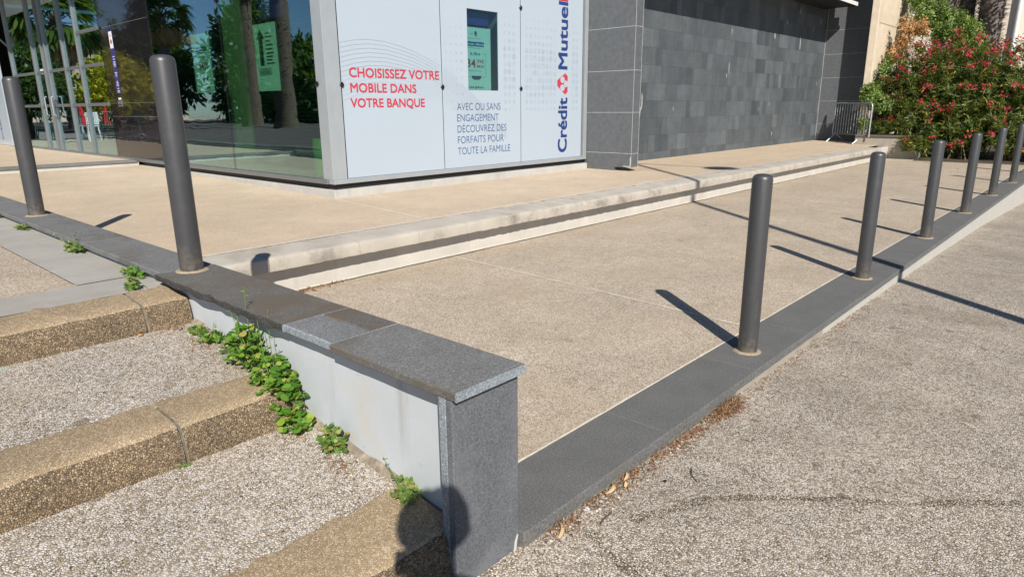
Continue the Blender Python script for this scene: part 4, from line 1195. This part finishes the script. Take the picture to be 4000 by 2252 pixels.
def tree(name, label, loc, h, cr, ch, mat, n, seed, kind='tree', lsize=.16, base=None, group=None):
    rs = np.random.default_rng(seed)
    t = thing(name, label, kind, loc, group)
    L = Vector(loc)
    zc = h-ch if base is None else base
    MB().tube([L+Vector((0, 0, -.3)), L+Vector((.05, .05, zc*.6)), L+Vector((0, .1, h*.7))], [.06*cr+.08, .05*cr+.06, .04], 9).build('trunk', M['wood'], t, True)
    mbl = MB()
    Ps, Ds, Us = [], [], []
    m = 16
    for q in range(m):
        a = 2.4*q; f = (q+.5)/m
        rad = cr*(.25+.75*math.sin(math.pi*min(1, .18+.8*f)))*rs.uniform(.5, .85)
        c = L+Vector((rad*math.cos(a), rad*math.sin(a), zc+(h-zc)*(.1+.82*f)))
        mbl.tube([L+Vector((0, 0, zc*.7+.25*(c.z-L.z-zc))), c], [.05, .012], 5)
        k = n//m
        d = unit(k)
        p = np.array(c)+d*rs.uniform(.3, 1.05, (k, 1))*np.array([cr*.42, cr*.42, (h-zc)*.2])
        Ps.append(p); Ds.append(d+rs.normal(size=d.shape)*.5-[0, 0, .2]); Us.append(rs.normal(size=d.shape)+[0, 0, 1])
    mbl.build('limbs', M['wood'], t, True)
    P = np.vstack(Ps)
    leaves('crown', P, np.vstack(Ds), np.vstack(Us), rs.uniform(.7, 1.4, len(P))*lsize, rs.uniform(.35, .6, len(P))*lsize, M[mat], t, 'lance', rs.random(len(P)))
    return t
tree('evergreen_tree', 'dark evergreen tree at the right edge beyond the beige building', (40.5, 1.9, -1), 9, 2.2, 8.4, 'evergreen', 7000, 21, lsize=.3, base=.6)

# ------------------------------------------------------------------ weeds along the wall
def weed(label, x, y, z, n, hgt, spread, size, mat, stalks=0, toy=1.0, lean=(-.35, 0), group='weeds along the foot of the coping wall'):
    n = int(n*1.7); size *= .74
    if abs(x-1.235) < .04: x += .022
    t = thing('weed', label, 'weed', (x, y, z), group)
    Ps, Ds, Us, Ls = [], [], [], []
    mbs = MB()
    for q in range(n):
        a = rng.uniform(0, 2*math.pi); rr = spread*math.sqrt(rng.random())
        hx = lean[0]*spread*rng.random()*.8
        tip = Vector((x+rr*math.cos(a)*.75+hx, y+rr*math.sin(a)*toy, z+hgt*(.25+.75*rng.random())*(1-.55*(rr/spread)**2)))
        if tip.x > 1.288: tip.x = 1.288-rng.random()*.03
        root = Vector((min(1.288, x+rng.normal()*.02), y+rng.normal()*spread*.25*toy, z))
        mid = root.lerp(tip, .55)+Vector((0, 0, .25*hgt*rng.random()))
        mbs.tube([root, mid, tip], [.0022, .0018, .0010], 4)
        k = rng.integers(3, 6)
        for j in range(k):
            f = 1-.28*j/k*1.4
            p = mid.lerp(tip, max(0, f))
            b_ = rng.uniform(0, 2*math.pi)
            Ps.append(p); Ds.append((math.cos(b_)-.25, math.sin(b_), rng.uniform(-.5, .6))); Us.append((rng.normal()*.55-.25, rng.normal()*.55-.2, 1.0)); Ls.append(size*rng.uniform(.5, 1.25)*(1 if j else .7))
    Ls = np.array(Ls)
    leaves('leaves', Ps, Ds, Us, Ls, Ls*rng.uniform(.8, 1.1, len(Ls)), M[mat], t, 'round', rng.random(len(Ls))**1.3, .35)
    mbs.build('stems', M['stem_green'], t, True)
    if stalks:
        mbk = MB(); Ps, Ds = [], []
        for q in range(stalks):
            b0 = Vector((x-.02+rng.normal()*.02, y+rng.normal()*spread*.3, z+hgt*.5)); tp = b0+Vector((rng.normal()*.05, rng.uniform(.02, .10), hgt*rng.uniform(.6, 1.15)))
            mbk.tube([b0, b0.lerp(tp, .5)+Vector((.0, .015, .02)), tp], [.002, .0015, .001], 4)
            for _ in range(7):
                Ps.append(b0.lerp(tp, rng.uniform(.35, 1))); Ds.append((rng.normal(), rng.normal(), .4))
        leaves('seed_heads', Ps, Ds, rng.normal(size=(len(Ps), 3)), .016, .008, M['weed_dark'], t, 'lance')
        mbk.build('stalks', M['stem_green'], t, True)
    return t
weed('big bright green round-leaved weed spilling over the end of the middle kerb', 1.235, 2.42, .25, 95, .25, .15, .043, 'weed', 2, 1.0)
weed('dense yellow-green weed with tall seed stalks just uphill of the biggest one', 1.235, 2.66, .375, 55, .23, .11, .034, 'weed', 3, 1.1)
weed('drooping round-leaved weed clump hanging down to the lowest pebble tread', 1.20, 2.27, .222, 20, .09, .08, .043, 'weed', 0, 1.0)
weed('yellowing weed between the dense clump and the two small ones at the tread end', 1.238, 2.86, .39, 9, .09, .045, .026, 'weed_dark', 1)
weed('small weed growing from brown litter under the coping', 1.235, 3.04, .40, 18, .06, .065, .028, 'weed')
weed('tiny dark weed at the foot of the upper kerb', 1.232, 3.17, .41, 14, .05, .05, .022, 'weed_dark')
weed('lone upright small-leaved weed on the lowest pebble tread by the wall', 1.225, 2.04, .200, 30, .12, .07, .023, 'weed_dark', 0)
weed('shaded weed at the wall foot inside the head shadow', 1.232, 1.62, .160, 16, .10, .06, .022, 'weed_dark', 1)
weed('weed tuft on top of the upper kerb beside the coping', 1.14, 3.63, .573, 22, .07, .05, .020, 'weed_dark', 0, 1.0, (0, 0), 'weeds under the coping on the upper level')
weed('fresh green weed squeezed under the coping beside the grey slabs', 1.235, 3.93, .577, 22, .05, .07, .024, 'weed', 0, 1.6, (-.2, 0), 'weeds under the coping on the upper level')
weed('straggly weed with a thin stalk farther along under the coping', 1.235, 4.90, .577, 26, .08, .08, .024, 'weed_dark', 2, 1.8, (-.3, 0), 'weeds under the coping on the upper level')
weed('little weed under the coping by the far grey slabs', 1.24, 6.17, .577, 14, .05, .07, .026, 'weed_dark', 0, 1.5, (-.3, 0), 'weeds under the coping on the upper level')
weed('farthest weed under the coping near the left edge', 1.25, 7.05, .577, 14, .06, .08, .028, 'weed_dark', 0, 1.5, (-.3, 0), 'weeds under the coping on the upper level')
weed('tiny grass tuft alone in the pebble paving', 2.257, 1.036, pav_z(2.2), 10, .03, .03, .018, 'weed_dark', 0, 1.0, (0, 0), 'weeds in paving cracks')
weed('moss-like yellow tuft at the dark joint of the middle kerb', .80, 2.308, .222, 7, .012, .04, .009, 'weed_dark', 0, .3, (0, 0), 'weeds in paving cracks')

# litter along the kerb (nobody could count it)
def scatter(name, label, cat, n, fn, mat, Lr, Wr, shape, bend=.4):
    P = np.array([fn() for _ in range(n)]); d = rng.normal(size=(n, 3)); d[:, 2] *= .18
    u = rng.normal(size=(n, 3))*.4; u[:, 2] += 1
    o = leaves(name, P, d, u, rng.uniform(*Lr, n), rng.uniform(*Wr, n), M[mat], None, shape, None, bend)
    return tag(o, label, cat, None, 'stuff')
def alongkerb():
    c = [1.75, 1.95, 2.12, 2.25, 2.45, 2.60, 2.75, 2.95, 3.05, 3.1, 3.15, 3.2][rng.integers(0, 12)] if rng.random() < .75 else rng.uniform(1.6, 6)
    x = c+rng.normal()*.06
    return (x, 1.345-abs(rng.normal())*.036, pav_z(x)+.004+abs(rng.normal())*.006)
scatter('leaf_litter', 'strip of reddish brown dry leaf litter lying against the low kerb', 'leaf litter', 1700, alongkerb, 'litter', (.012, .040), (.002, .006), 'lance', .5)
def redclump():
    x = 3.12+rng.normal()*.065
    return (x, 1.338-abs(rng.normal())*.034, pav_z(x)+.004+abs(rng.normal())*.010)
scatter('leaf_litter', 'reddest clump of dry needles against the kerb near the first bollard', 'leaf litter', 620, redclump, 'litter', (.02, .05), (.002, .005), 'lance', .6)
def wallfootlit():
    y = [2.95, 3.08, 2.36, 2.25, 3.30, 1.95][rng.integers(0, 6)]+rng.normal()*.035
    return (1.225-abs(rng.normal())*.03, y, wallfoot(y)+.005+abs(rng.normal())*.004)
scatter('leaf_litter', 'scraps of brown litter at the foot of the coping wall', 'leaf litter', 240, wallfootlit, 'litter', (.012, .035), (.002, .005), 'lance', .5)
scatter('leaf_litter', 'heap of pale leaf scraps in the corner of the lower terrace by the step wall', 'leaf litter', 150, lambda: (2.75+rng.normal()*.18, 4.87-abs(rng.normal())*.035, .004+abs(rng.normal())*.008), 'litter', (.02, .06), (.005, .014), 'lance', .5)
scatter('fallen_leaf_scraps', 'scattered fallen leaf scraps on the far paving near the planter', 'leaf litter', 60, lambda: (rng.uniform(17, 20.3), rng.uniform(1.8, 4.8), .004), 'litter', (.03, .08), (.01, .02), 'lance')
def bits():
    x = rng.uniform(1.4, 4.5); return (x, rng.uniform(-.2, 1.30), pav_z(x)+.003)
scatter('leaf_litter', 'stray dark twigs and specks on the pebble paving', 'leaf litter', 40, bits, 'litter', (.008, .025), (.002, .006), 'lance')
mb = MB()
for _ in range(170):
    x = 1.62+abs(rng.normal())*.55; y = 1.335-abs(rng.normal())*.03; r = rng.uniform(.003, .0085)
    mb.lathe([(r*.5, -r*.4), (r, 0), (r*.6, r*.6)], 6, (x, y, pav_z(x)+r*.3), rng.random())
g_ = mb.build('loose_gravel', M['gravel'], None, True, rnd=True)
tag(g_, 'loose small stones gathered along the foot of the low kerb', 'gravel', None, 'stuff')

def curl(label, x, y, z, L, wd, turn, ang):
    V = []; n = 16
    R = L/abs(turn)
    ca, sa = math.cos(ang), math.sin(ang)
    for q in range(n+1):
        a = turn*(q/n-.5)
        px, py = R*math.sin(a), R*(1-math.cos(a))
        w_ = wd*(1-.6*abs(q/n-.5)*1.6)
        X, Y = x+px*ca-py*sa, y+px*sa+py*ca
        h = .002+.010*math.sin(math.pi*q/n)
        nx, ny = -math.sin(ang+a), math.cos(ang+a)
        V += [(X-nx*w_/2, Y-ny*w_/2, z+h), (X, Y, z+h+.004), (X+nx*w_/2, Y+ny*w_/2, z+h+w_*.5)]
    F = [(3*q+j, 3*q+3+j, 3*q+4+j, 3*q+1+j) for q in range(n) for j in (0, 1)]
    o = link('dry_husk', mesh('dry_husk', V, F, M['husk'], [.5]*len(F), True))
    return tag(o, label, 'dry husk', 'curled husks beside the low kerb')
curl('pale curled husk closest to the wall pier, lying against the kerb', 1.72, 1.315, pav_z(1.7), .11, .014, 1.5, .75)
curl('pale curled husk bent in a half ring, second from the pier', 2.07, 1.322, pav_z(2.0)+.004, .11, .014, 2.6, .5)
curl('short tan husk touching the curled ring', 2.13, 1.300, pav_z(2.1)+.004, .035, .016, .6, .2)
curl('pale husk farthest from the pier among the brown litter', 2.19, 1.335, pav_z(2.2)+.005, .085, .013, 1.8, .6)
def stone(label, x, y, z, r, mat):
    o = MB().lathe([(r*.3, -.004), (r, 0), (r*.95, r*.35), (r*.4, r*.6), (.0004, r*.62)], 14, (x, y, z)).build('pebble', M[mat], None, True)
    return tag(o, label, 'pebble')
stone('white round shell-like stone by the kerb', 1.885, 1.355-.03, pav_z(1.9)+.004, .011, 'white')
stone('dark pebble loose on the paving', 2.27, 1.202, pav_z(2.2)+.003, .008, 'rubber')
stone('small orange stone in front of the upper kerb', 1.04, 3.31, .428, .010, 'cig_filter')
tw = MB().tube([(2.355, 1.10, pav_z(2.3)+.004), (2.385, 1.14, pav_z(2.3)+.008), (2.44, 1.17, pav_z(2.3)+.004)], .002, 5).build('twig', M['wood'], None, True)
tag(tw, 'thin dark bent twig on the pebble paving', 'twig')
tw = MB().tube([(1.84, 1.23, pav_z(1.8)+.004), (1.87, 1.235, pav_z(1.8)+.008), (1.93, 1.24, pav_z(1.8)+.004)], .0025, 5).build('twig', M['wood'], None, True)
tag(tw, 'short brown twig near the white shell-like stone', 'twig')
fl = thing('cigarette_end', 'cigarette end stuck at the foot of the wall pier', 'cigarette end', (1.222, 1.43, .02))
MB().tube([(1.222, 1.43, .03), (1.226, 1.433, .052)], .004, 8).build('paper', M['cig_paper'], fl, True)
MB().tube([(1.217, 1.427, .005), (1.222, 1.43, .03)], .0042, 8).build('filter', M['cig_filter'], fl, True)

# ------------------------------------------------------------------ lamp post whose shadow crosses the paving (stands right of the view)
lx, ly = 3.94, -2.25
lz = pav_z(lx)
lp = thing('street_lamp', 'tall street lamp with side arm and round head casting the long shadow', 'street lamp', (lx, ly, lz))
MB().lathe([(.11, 0), (.11, .9), (.075, .95), (.045, 9.4), (.03, 9.55), (.004, 9.58)], 20, (lx, ly, lz)).build('pole', M['steel'], lp, True)
MB().tube([(lx, ly, 9.45), (lx+.07, ly-.6, 9.48), (lx+.17, ly-1.55, 9.5)], [.03, .026, .022], 10).build('arm', M['steel'], lp, True)
MB().lathe([(.01, .14), (.10, .12), (.30, .03), (.31, 0), (.02, -.01)], 28, (lx+.19, ly-1.75, 9.42)).build('lamp_head', M['steel'], lp, True)

# ------------------------------------------------------------------ the person taking the picture: only the shadow falls into view
H0 = pav_z(0)
F2 = Vector((fw.x, fw.y, 0)).normalized(); R2 = Vector((F2.y, -F2.x, 0))
HC = Vector((-.125, -.18, 0))+R2*.028
def bp_(f, r, z): return HC+F2*f+R2*r+Vector((0, 0, H0+(z-H0)*.947 if z > .2 else z))
pr = thing('person', 'person holding up a phone whose head and shoulder shadow falls across the wall pier', 'person', tuple(HC+Vector((0, 0, H0))))
jn = [  # name, position, radius, parent index
    ('pelvis', bp_(-.06, 0, .99), .155, -1), ('waist', bp_(-.05, 0, 1.17), .140, 0), ('chest', bp_(-.04, 0, 1.40), .165, 1), ('neckbase', bp_(-.02, 0, 1.60), .085, 2),
    ('neck', bp_(.0, 0, 1.69), .062, 3), ('jaw', bp_(.025, 0, 1.755), .070, 4), ('skull', bp_(.0, 0, 1.85), .116, 5), ('crown', bp_(-.01, 0, 1.925), .085, 6)]
for sg in (-1, 1):
    b0 = len(jn)
    jn += [('shoulder', bp_(-.03, sg*.19, 1.555), .080, 2), ('elbow', bp_(.02, sg*.25, 1.27), .052, b0), ('forearm', bp_(.11, sg*.16, 1.36), .043, b0+1), ('wrist', bp_(.165, sg*.105, 1.425), .030, b0+2), ('palm', bp_(.185, sg*.088, 1.45), .030, b0+3)]
    b1 = len(jn)
    jn += [('hip', bp_(-.05, sg*.10, .92), .110, 0), ('knee', bp_(-.02, sg*.115, .48), .066, b1), ('ankle', bp_(-.06, sg*.12, .06), .045, b1+1), ('toe', bp_(.12, sg*.14, H0+.042), .040, b1+2)]
me = bpy.data.meshes.new('body')
me.from_pydata([tuple(j[1]) for j in jn], [(j[3], i) for i, j in enumerate(jn) if j[3] >= 0], [])
body = bpy.data.objects.new('body', me); COL.objects.link(body)
md = body.modifiers.new('skin', 'SKIN'); md.use_smooth_shade = True
for i, j in enumerate(jn):
    sv = me.skin_vertices[0].data[i]; sv.radius = (j[2], j[2]); sv.use_root = (i == 0)
md2 = body.modifiers.new('sub', 'SUBSURF'); md2.levels = 2; md2.render_levels = 2
bpy.context.view_layer.update()
bm_ = bpy.data.meshes.new_from_object(body.evaluated_get(bpy.context.evaluated_depsgraph_get()))
bpy.data.objects.remove(body)
bm_.materials.clear(); bm_.materials.append(M['skin']); bm_.materials.append(M['cloth'])
bm_.polygons.foreach_set('material_index', [1 if p.center.z < 1.60 and (p.center-Vector((HC.x, HC.y, p.center.z))).dot(F2) < .125 else 0 for p in bm_.polygons])
bm_.polygons.foreach_set('use_smooth', [True]*len(bm_.polygons))
link('body', bm_, pr)
# five fingers on each hand closing on the phone
for sg in (-1, 1):
    mb = MB()
    for q, (dz, ln) in enumerate(((.03, .070), (.010, .078), (-.010, .072), (-.028, .058))):
        p0 = bp_(.175, sg*.090, 1.45+dz); mb.tube([p0, p0+F2*.004+R2*(-sg*.018), p0+F2*.006+R2*(-sg*ln*.6), p0+F2*.004+R2*(-sg*ln*.8)], [.009, .0085, .008, .006], 8)
    p0 = bp_(.165, sg*.085, 1.47); mb.tube([p0, p0-F2*.016+R2*(-sg*.02)+Vector((0, 0, .02)), p0-F2*.014+R2*(-sg*.045)+Vector((0, 0, .02))], [.011, .0095, .007], 8)
    mb.build('fingers', M['skin'], pr, True)
# hair, eyes, nose, mouth and ears
mb = MB(); V = []; F = []
for a in range(9):
    th = math.pi*.58*a/8
    for c in range(20):
        ph = 2*math.pi*c/20
        f_ = .124*math.sin(th)*math.cos(ph)-.010; rr_ = .119*math.sin(th)*math.sin(ph)
        V.append(bp_(f_, rr_, 1.862+.134*math.cos(th)))
F = [(a*20+c, a*20+(c+1) % 20, (a+1)*20+(c+1) % 20, (a+1)*20+c) for a in range(8) for c in range(20)]
F = [f for f in F if not (sum((V[i]-HC).dot(F2) for i in f)/4 > .03 and sum(V[i].z for i in f)/4 < 1.905)]
mb.add(V, F); mb.build('hair', M['hair'], pr, True)
for sg in (-1, 1):
    p0 = bp_(.088, sg*.034, 1.845); MB().lathe([(.002, -.012), (.010, -.006), (.012, 0), (.010, .006), (.002, .012)], 12, p0).build('eye', M['white'], pr, True)
    p0 = bp_(.0, sg*.098, 1.83); MB().tube([p0+Vector((0, 0, -.03)), p0+R2*sg*.012, p0+Vector((0, 0, .03))], [.007, .014, .008], 8).build('ear', M['skin'], pr, True)
MB().tube([bp_(.088, 0, 1.845), bp_(.112, 0, 1.808), bp_(.090, 0, 1.795)], [.008, .015, .009], 8).build('nose', M['skin'], pr, True)
MB().tube([bp_(.080, -.026, 1.768), bp_(.092, 0, 1.766), bp_(.080, .026, 1.768)], [.004, .007, .004], 8).build('mouth', M['red'], pr, True)
ph = thing('phone', 'black phone held up in the hands of the person', 'phone', (-.01, -.01, 1.45))
V = []
cc = Vector((0, 0, 1.45))-Vector(fw)*.010
for df in (-.008, 0):
    for du, dr in ((-.075, -.036), (-.075, .036), (.075, .036), (.075, -.036)):
        pass
u_ = -Vector(d_); q_ = Vector(r_)
V = [cc-Vector(fw)*a+q_*r__*.08+u_*u__*.038 for a in (0, .009) for r__, u__ in ((-1, -1), (1, -1), (1, 1), (-1, 1))]
link('casing', mesh('casing', V, [(0, 1, 2, 3), (7, 6, 5, 4), (0, 4, 5, 1), (1, 5, 6, 2), (2, 6, 7, 3), (3, 7, 4, 0)], M['plastic_black']), ph)

# ------------------------------------------------------------------ the plaza side, seen mirrored in the glass
grp = 'palms across the plaza'
palm('short palm with a full green crown across the plaza', (-1.2, 38.5, .56), 5.0, .30, 2.6, 44, 20, 31, 0, grp, 15)
palm('shaggy palm with hanging fronds across the plaza', (-6.6, 40.0, .56), 5.9, .34, 2.0, 36, 18, 32, 0, grp, 15)
palm('tall thick palm trunk across the plaza, the nearer one', (-8.1, 30.5, .56), 8.6, .42, 2.7, 36, 26, 33, 300, grp, 14, 'wood')
palm('tall thick palm trunk across the plaza, the farther one', (-9.4, 36.6, .56), 8.8, .45, 2.8, 36, 26, 34, 300, grp, 14, 'wood')
tree('golden_tree', 'golden yellow leaved tree beside the café terrace', (-1.2, 32.5, .56), 3.1, 1.7, 2.6, 'golden', 5200, 41, lsize=.20, base=.75)
tree('evergreen_tree', 'bushy dark green tree standing left of the golden one', (1.2, 36, .56), 3.4, 2.0, 2.8, 'evergreen', 4500, 42, lsize=.24, base=.6)
for i, (x, y, h, cr, lab) in enumerate(((-15.6, 48, 8.0, 3.0, 'broad dark evergreen tree across the plaza, tallest of the row'), (-11, 54, 7.0, 3.2, 'evergreen tree behind the shaggy palm'), (-17.5, 45, 5.4, 3.0, 'evergreen tree of middle height across the plaza'), (-15.5, 40, 3.6, 2.4, 'low rounded evergreen tree across the plaza, before the middle one'), (-20.5, 41, 3.8, 2.4, 'low evergreen tree in front of the white hall'), (-24, 43, 4.8, 3.0, 'evergreen tree at the end of the row across the plaza'), (-27, 36, 4.6, 3.0, 'wide evergreen tree past the white hall'))):
    tree('evergreen_tree', lab, (x, y, .56), h, cr, h-.6, 'evergreen', 6500, 50+i, lsize=.46, base=.3, group='evergreen trees across the plaza')
fb = thing('plaza_building', 'long pale brick building with a deep brown eave across the plaza', 'building', (-12, 70, .5))
MB().box((-20, 70, .4), (14, 82, 7.6)).build('wall', M['brickish'], fb)
MB().box((-21, 68.6, 7.61), (15, 82.5, 8.3)).build('roof', M['roof_grey'], fb)
for q in range(11):
    MB().box((-19.5+q*3.1, 69.93, 3.4), (-17.7+q*3.1, 69.995, 5.6)).build('window', M['window_dark'], fb)
sh = thing('white_shed', 'white gabled hall with an orange band across the plaza', 'building', (-21.4, 46, .5))
V = [(-23.2, 46, .4), (-19.6, 46, .4), (-19.6, 46, 4.8), (-21.4, 46, 5.9), (-23.2, 46, 4.8)]
V2 = [(x, y+8, z) for x, y, z in V]
n = 5
MB().add(V+V2, [tuple(range(n)), tuple(reversed(range(n, 2*n)))]+[(j, n+j, n+(j+1) % n, (j+1) % n) for j in range(n)]).build('wall', M['white'], sh)
MB().box((-23.25, 45.9, 3.5), (-19.55, 45.99, 4.0)).build('orange_band', M['parasol'], sh)
sheet('shaded_plaza', [-70, -20, -6, .93], [10.5, 14, 20, 29, 44, 66], lambda x, y: .574, M['shaded_paving'])  # dark sheet laid over the plaza, painted as ground in tree shade
# café chairs, tables and folded parasols
def make_chair(mat, label, perf):
    t = thing('cafe_chair', label, 'chair', (0, 0, 0))
    MB().box((-.22, -.22, .43), (.22, .22, .455)).build('seat', M[mat], t, True, .01)
    mb = MB()
    if perf:
        for i in range(7):
            z = .50+i*.052; mb.tube([(-.23, .20, z), (0, .25, z+.01), (.23, .20, z)], .011, 6)
        for i in range(9):
            x = -.23+i*.0575; yb = .25-.05*(x/.23)**2; mb.tube([(x, yb, .48), (x*.96, yb, .84)], .010, 6)
    else:
        for i in range(6):
            x = -.19+i*.076; mb.tube([(x, .20, .46), (x, .24, .85)], .014, 6)
        mb.tube([(-.21, .235, .85), (.21, .235, .85)], .02, 6)
    mb.build('backrest', M[mat], t, True)
    for x in (-.19, .19):
        for y in (-.19, .19): MB().tube([(x, y, .44), (x*1.18, y*1.18, 0)], [.017, .013], 8).build('leg', M[mat], t, True)
    return t
cw0 = make_chair('plastic_white', 'white chair with a pierced backrest at the café terrace', True)
cw0.location = (2.75, 23.2, .57); cw0.rotation_euler.z = 2.6; cw0['group'] = 'café chairs'
cg = make_chair('plastic_green', 'dark green slatted chair at the café terrace beside the white one', False)
cg.location = (1.9, 24.4, .57); cg.rotation_euler.z = 2.9; cg['group'] = 'café chairs'
for x, y, rz, lab in ((.6, 25.6, 2.2, 'dark green slatted café chair turned toward the table'), (3.2, 25.9, .4, 'dark green slatted café chair on the far side of the table'), (-.4, 27.4, 1.2, 'dark green slatted café chair nearest the golden tree')):
    o = dup(cg); o.location = (x, y, .57); o.rotation_euler.z = rz; o['label'] = lab
for x, y, lab in ((2.4, 24.9, 'round dark café table by the white chair'), (.1, 26.6, 'round dark café table nearer the golden tree')):
    t = thing('cafe_table', lab, 'table', (x, y, .57), 'café tables')
    MB().lathe([(.35, .70), (.36, .715), (.35, .73), (.002, .731)], 24, (x, y, .57)).build('tabletop', M['plastic_green'], t, True)
    MB().lathe([(.22, 0), (.21, .02), (.03, .04), (.03, .70)], 16, (x, y, .57)).build('leg', M['zinc'], t, True)
for x, y, lab in ((1.15, 29.2, 'folded red parasol on the café terrace, left one'), (.2, 29.6, 'folded red parasol on the café terrace, right one')):
    t = thing('parasol', lab, 'parasol', (x, y, .57), 'folded red parasols'); t.scale = (.6, .6, .5)
    MB().lathe([(.03, 0), (.03, 2.3)], 10, (x, y, .57)).build('pole', M['zinc'], t, True)
    V = []; F = []; n = 20
    for k_, (rr, z) in enumerate(((.20, .75), (.17, 1.0), (.13, 1.45), (.08, 1.95), (.03, 2.3))):
        for j in range(n): V.append((x+rr*(1+.28*(j % 2))*math.cos(2*math.pi*j/n), y+rr*(1+.28*(j % 2))*math.sin(2*math.pi*j/n), .57+z))
    F = [(k_*n+j, k_*n+(j+1) % n, k_*n+n+(j+1) % n, k_*n+n+j) for k_ in range(4) for j in range(n)]
    link('canopy', mesh('canopy', V, F, M['parasol']), t)
bpy.context.view_layer.update()
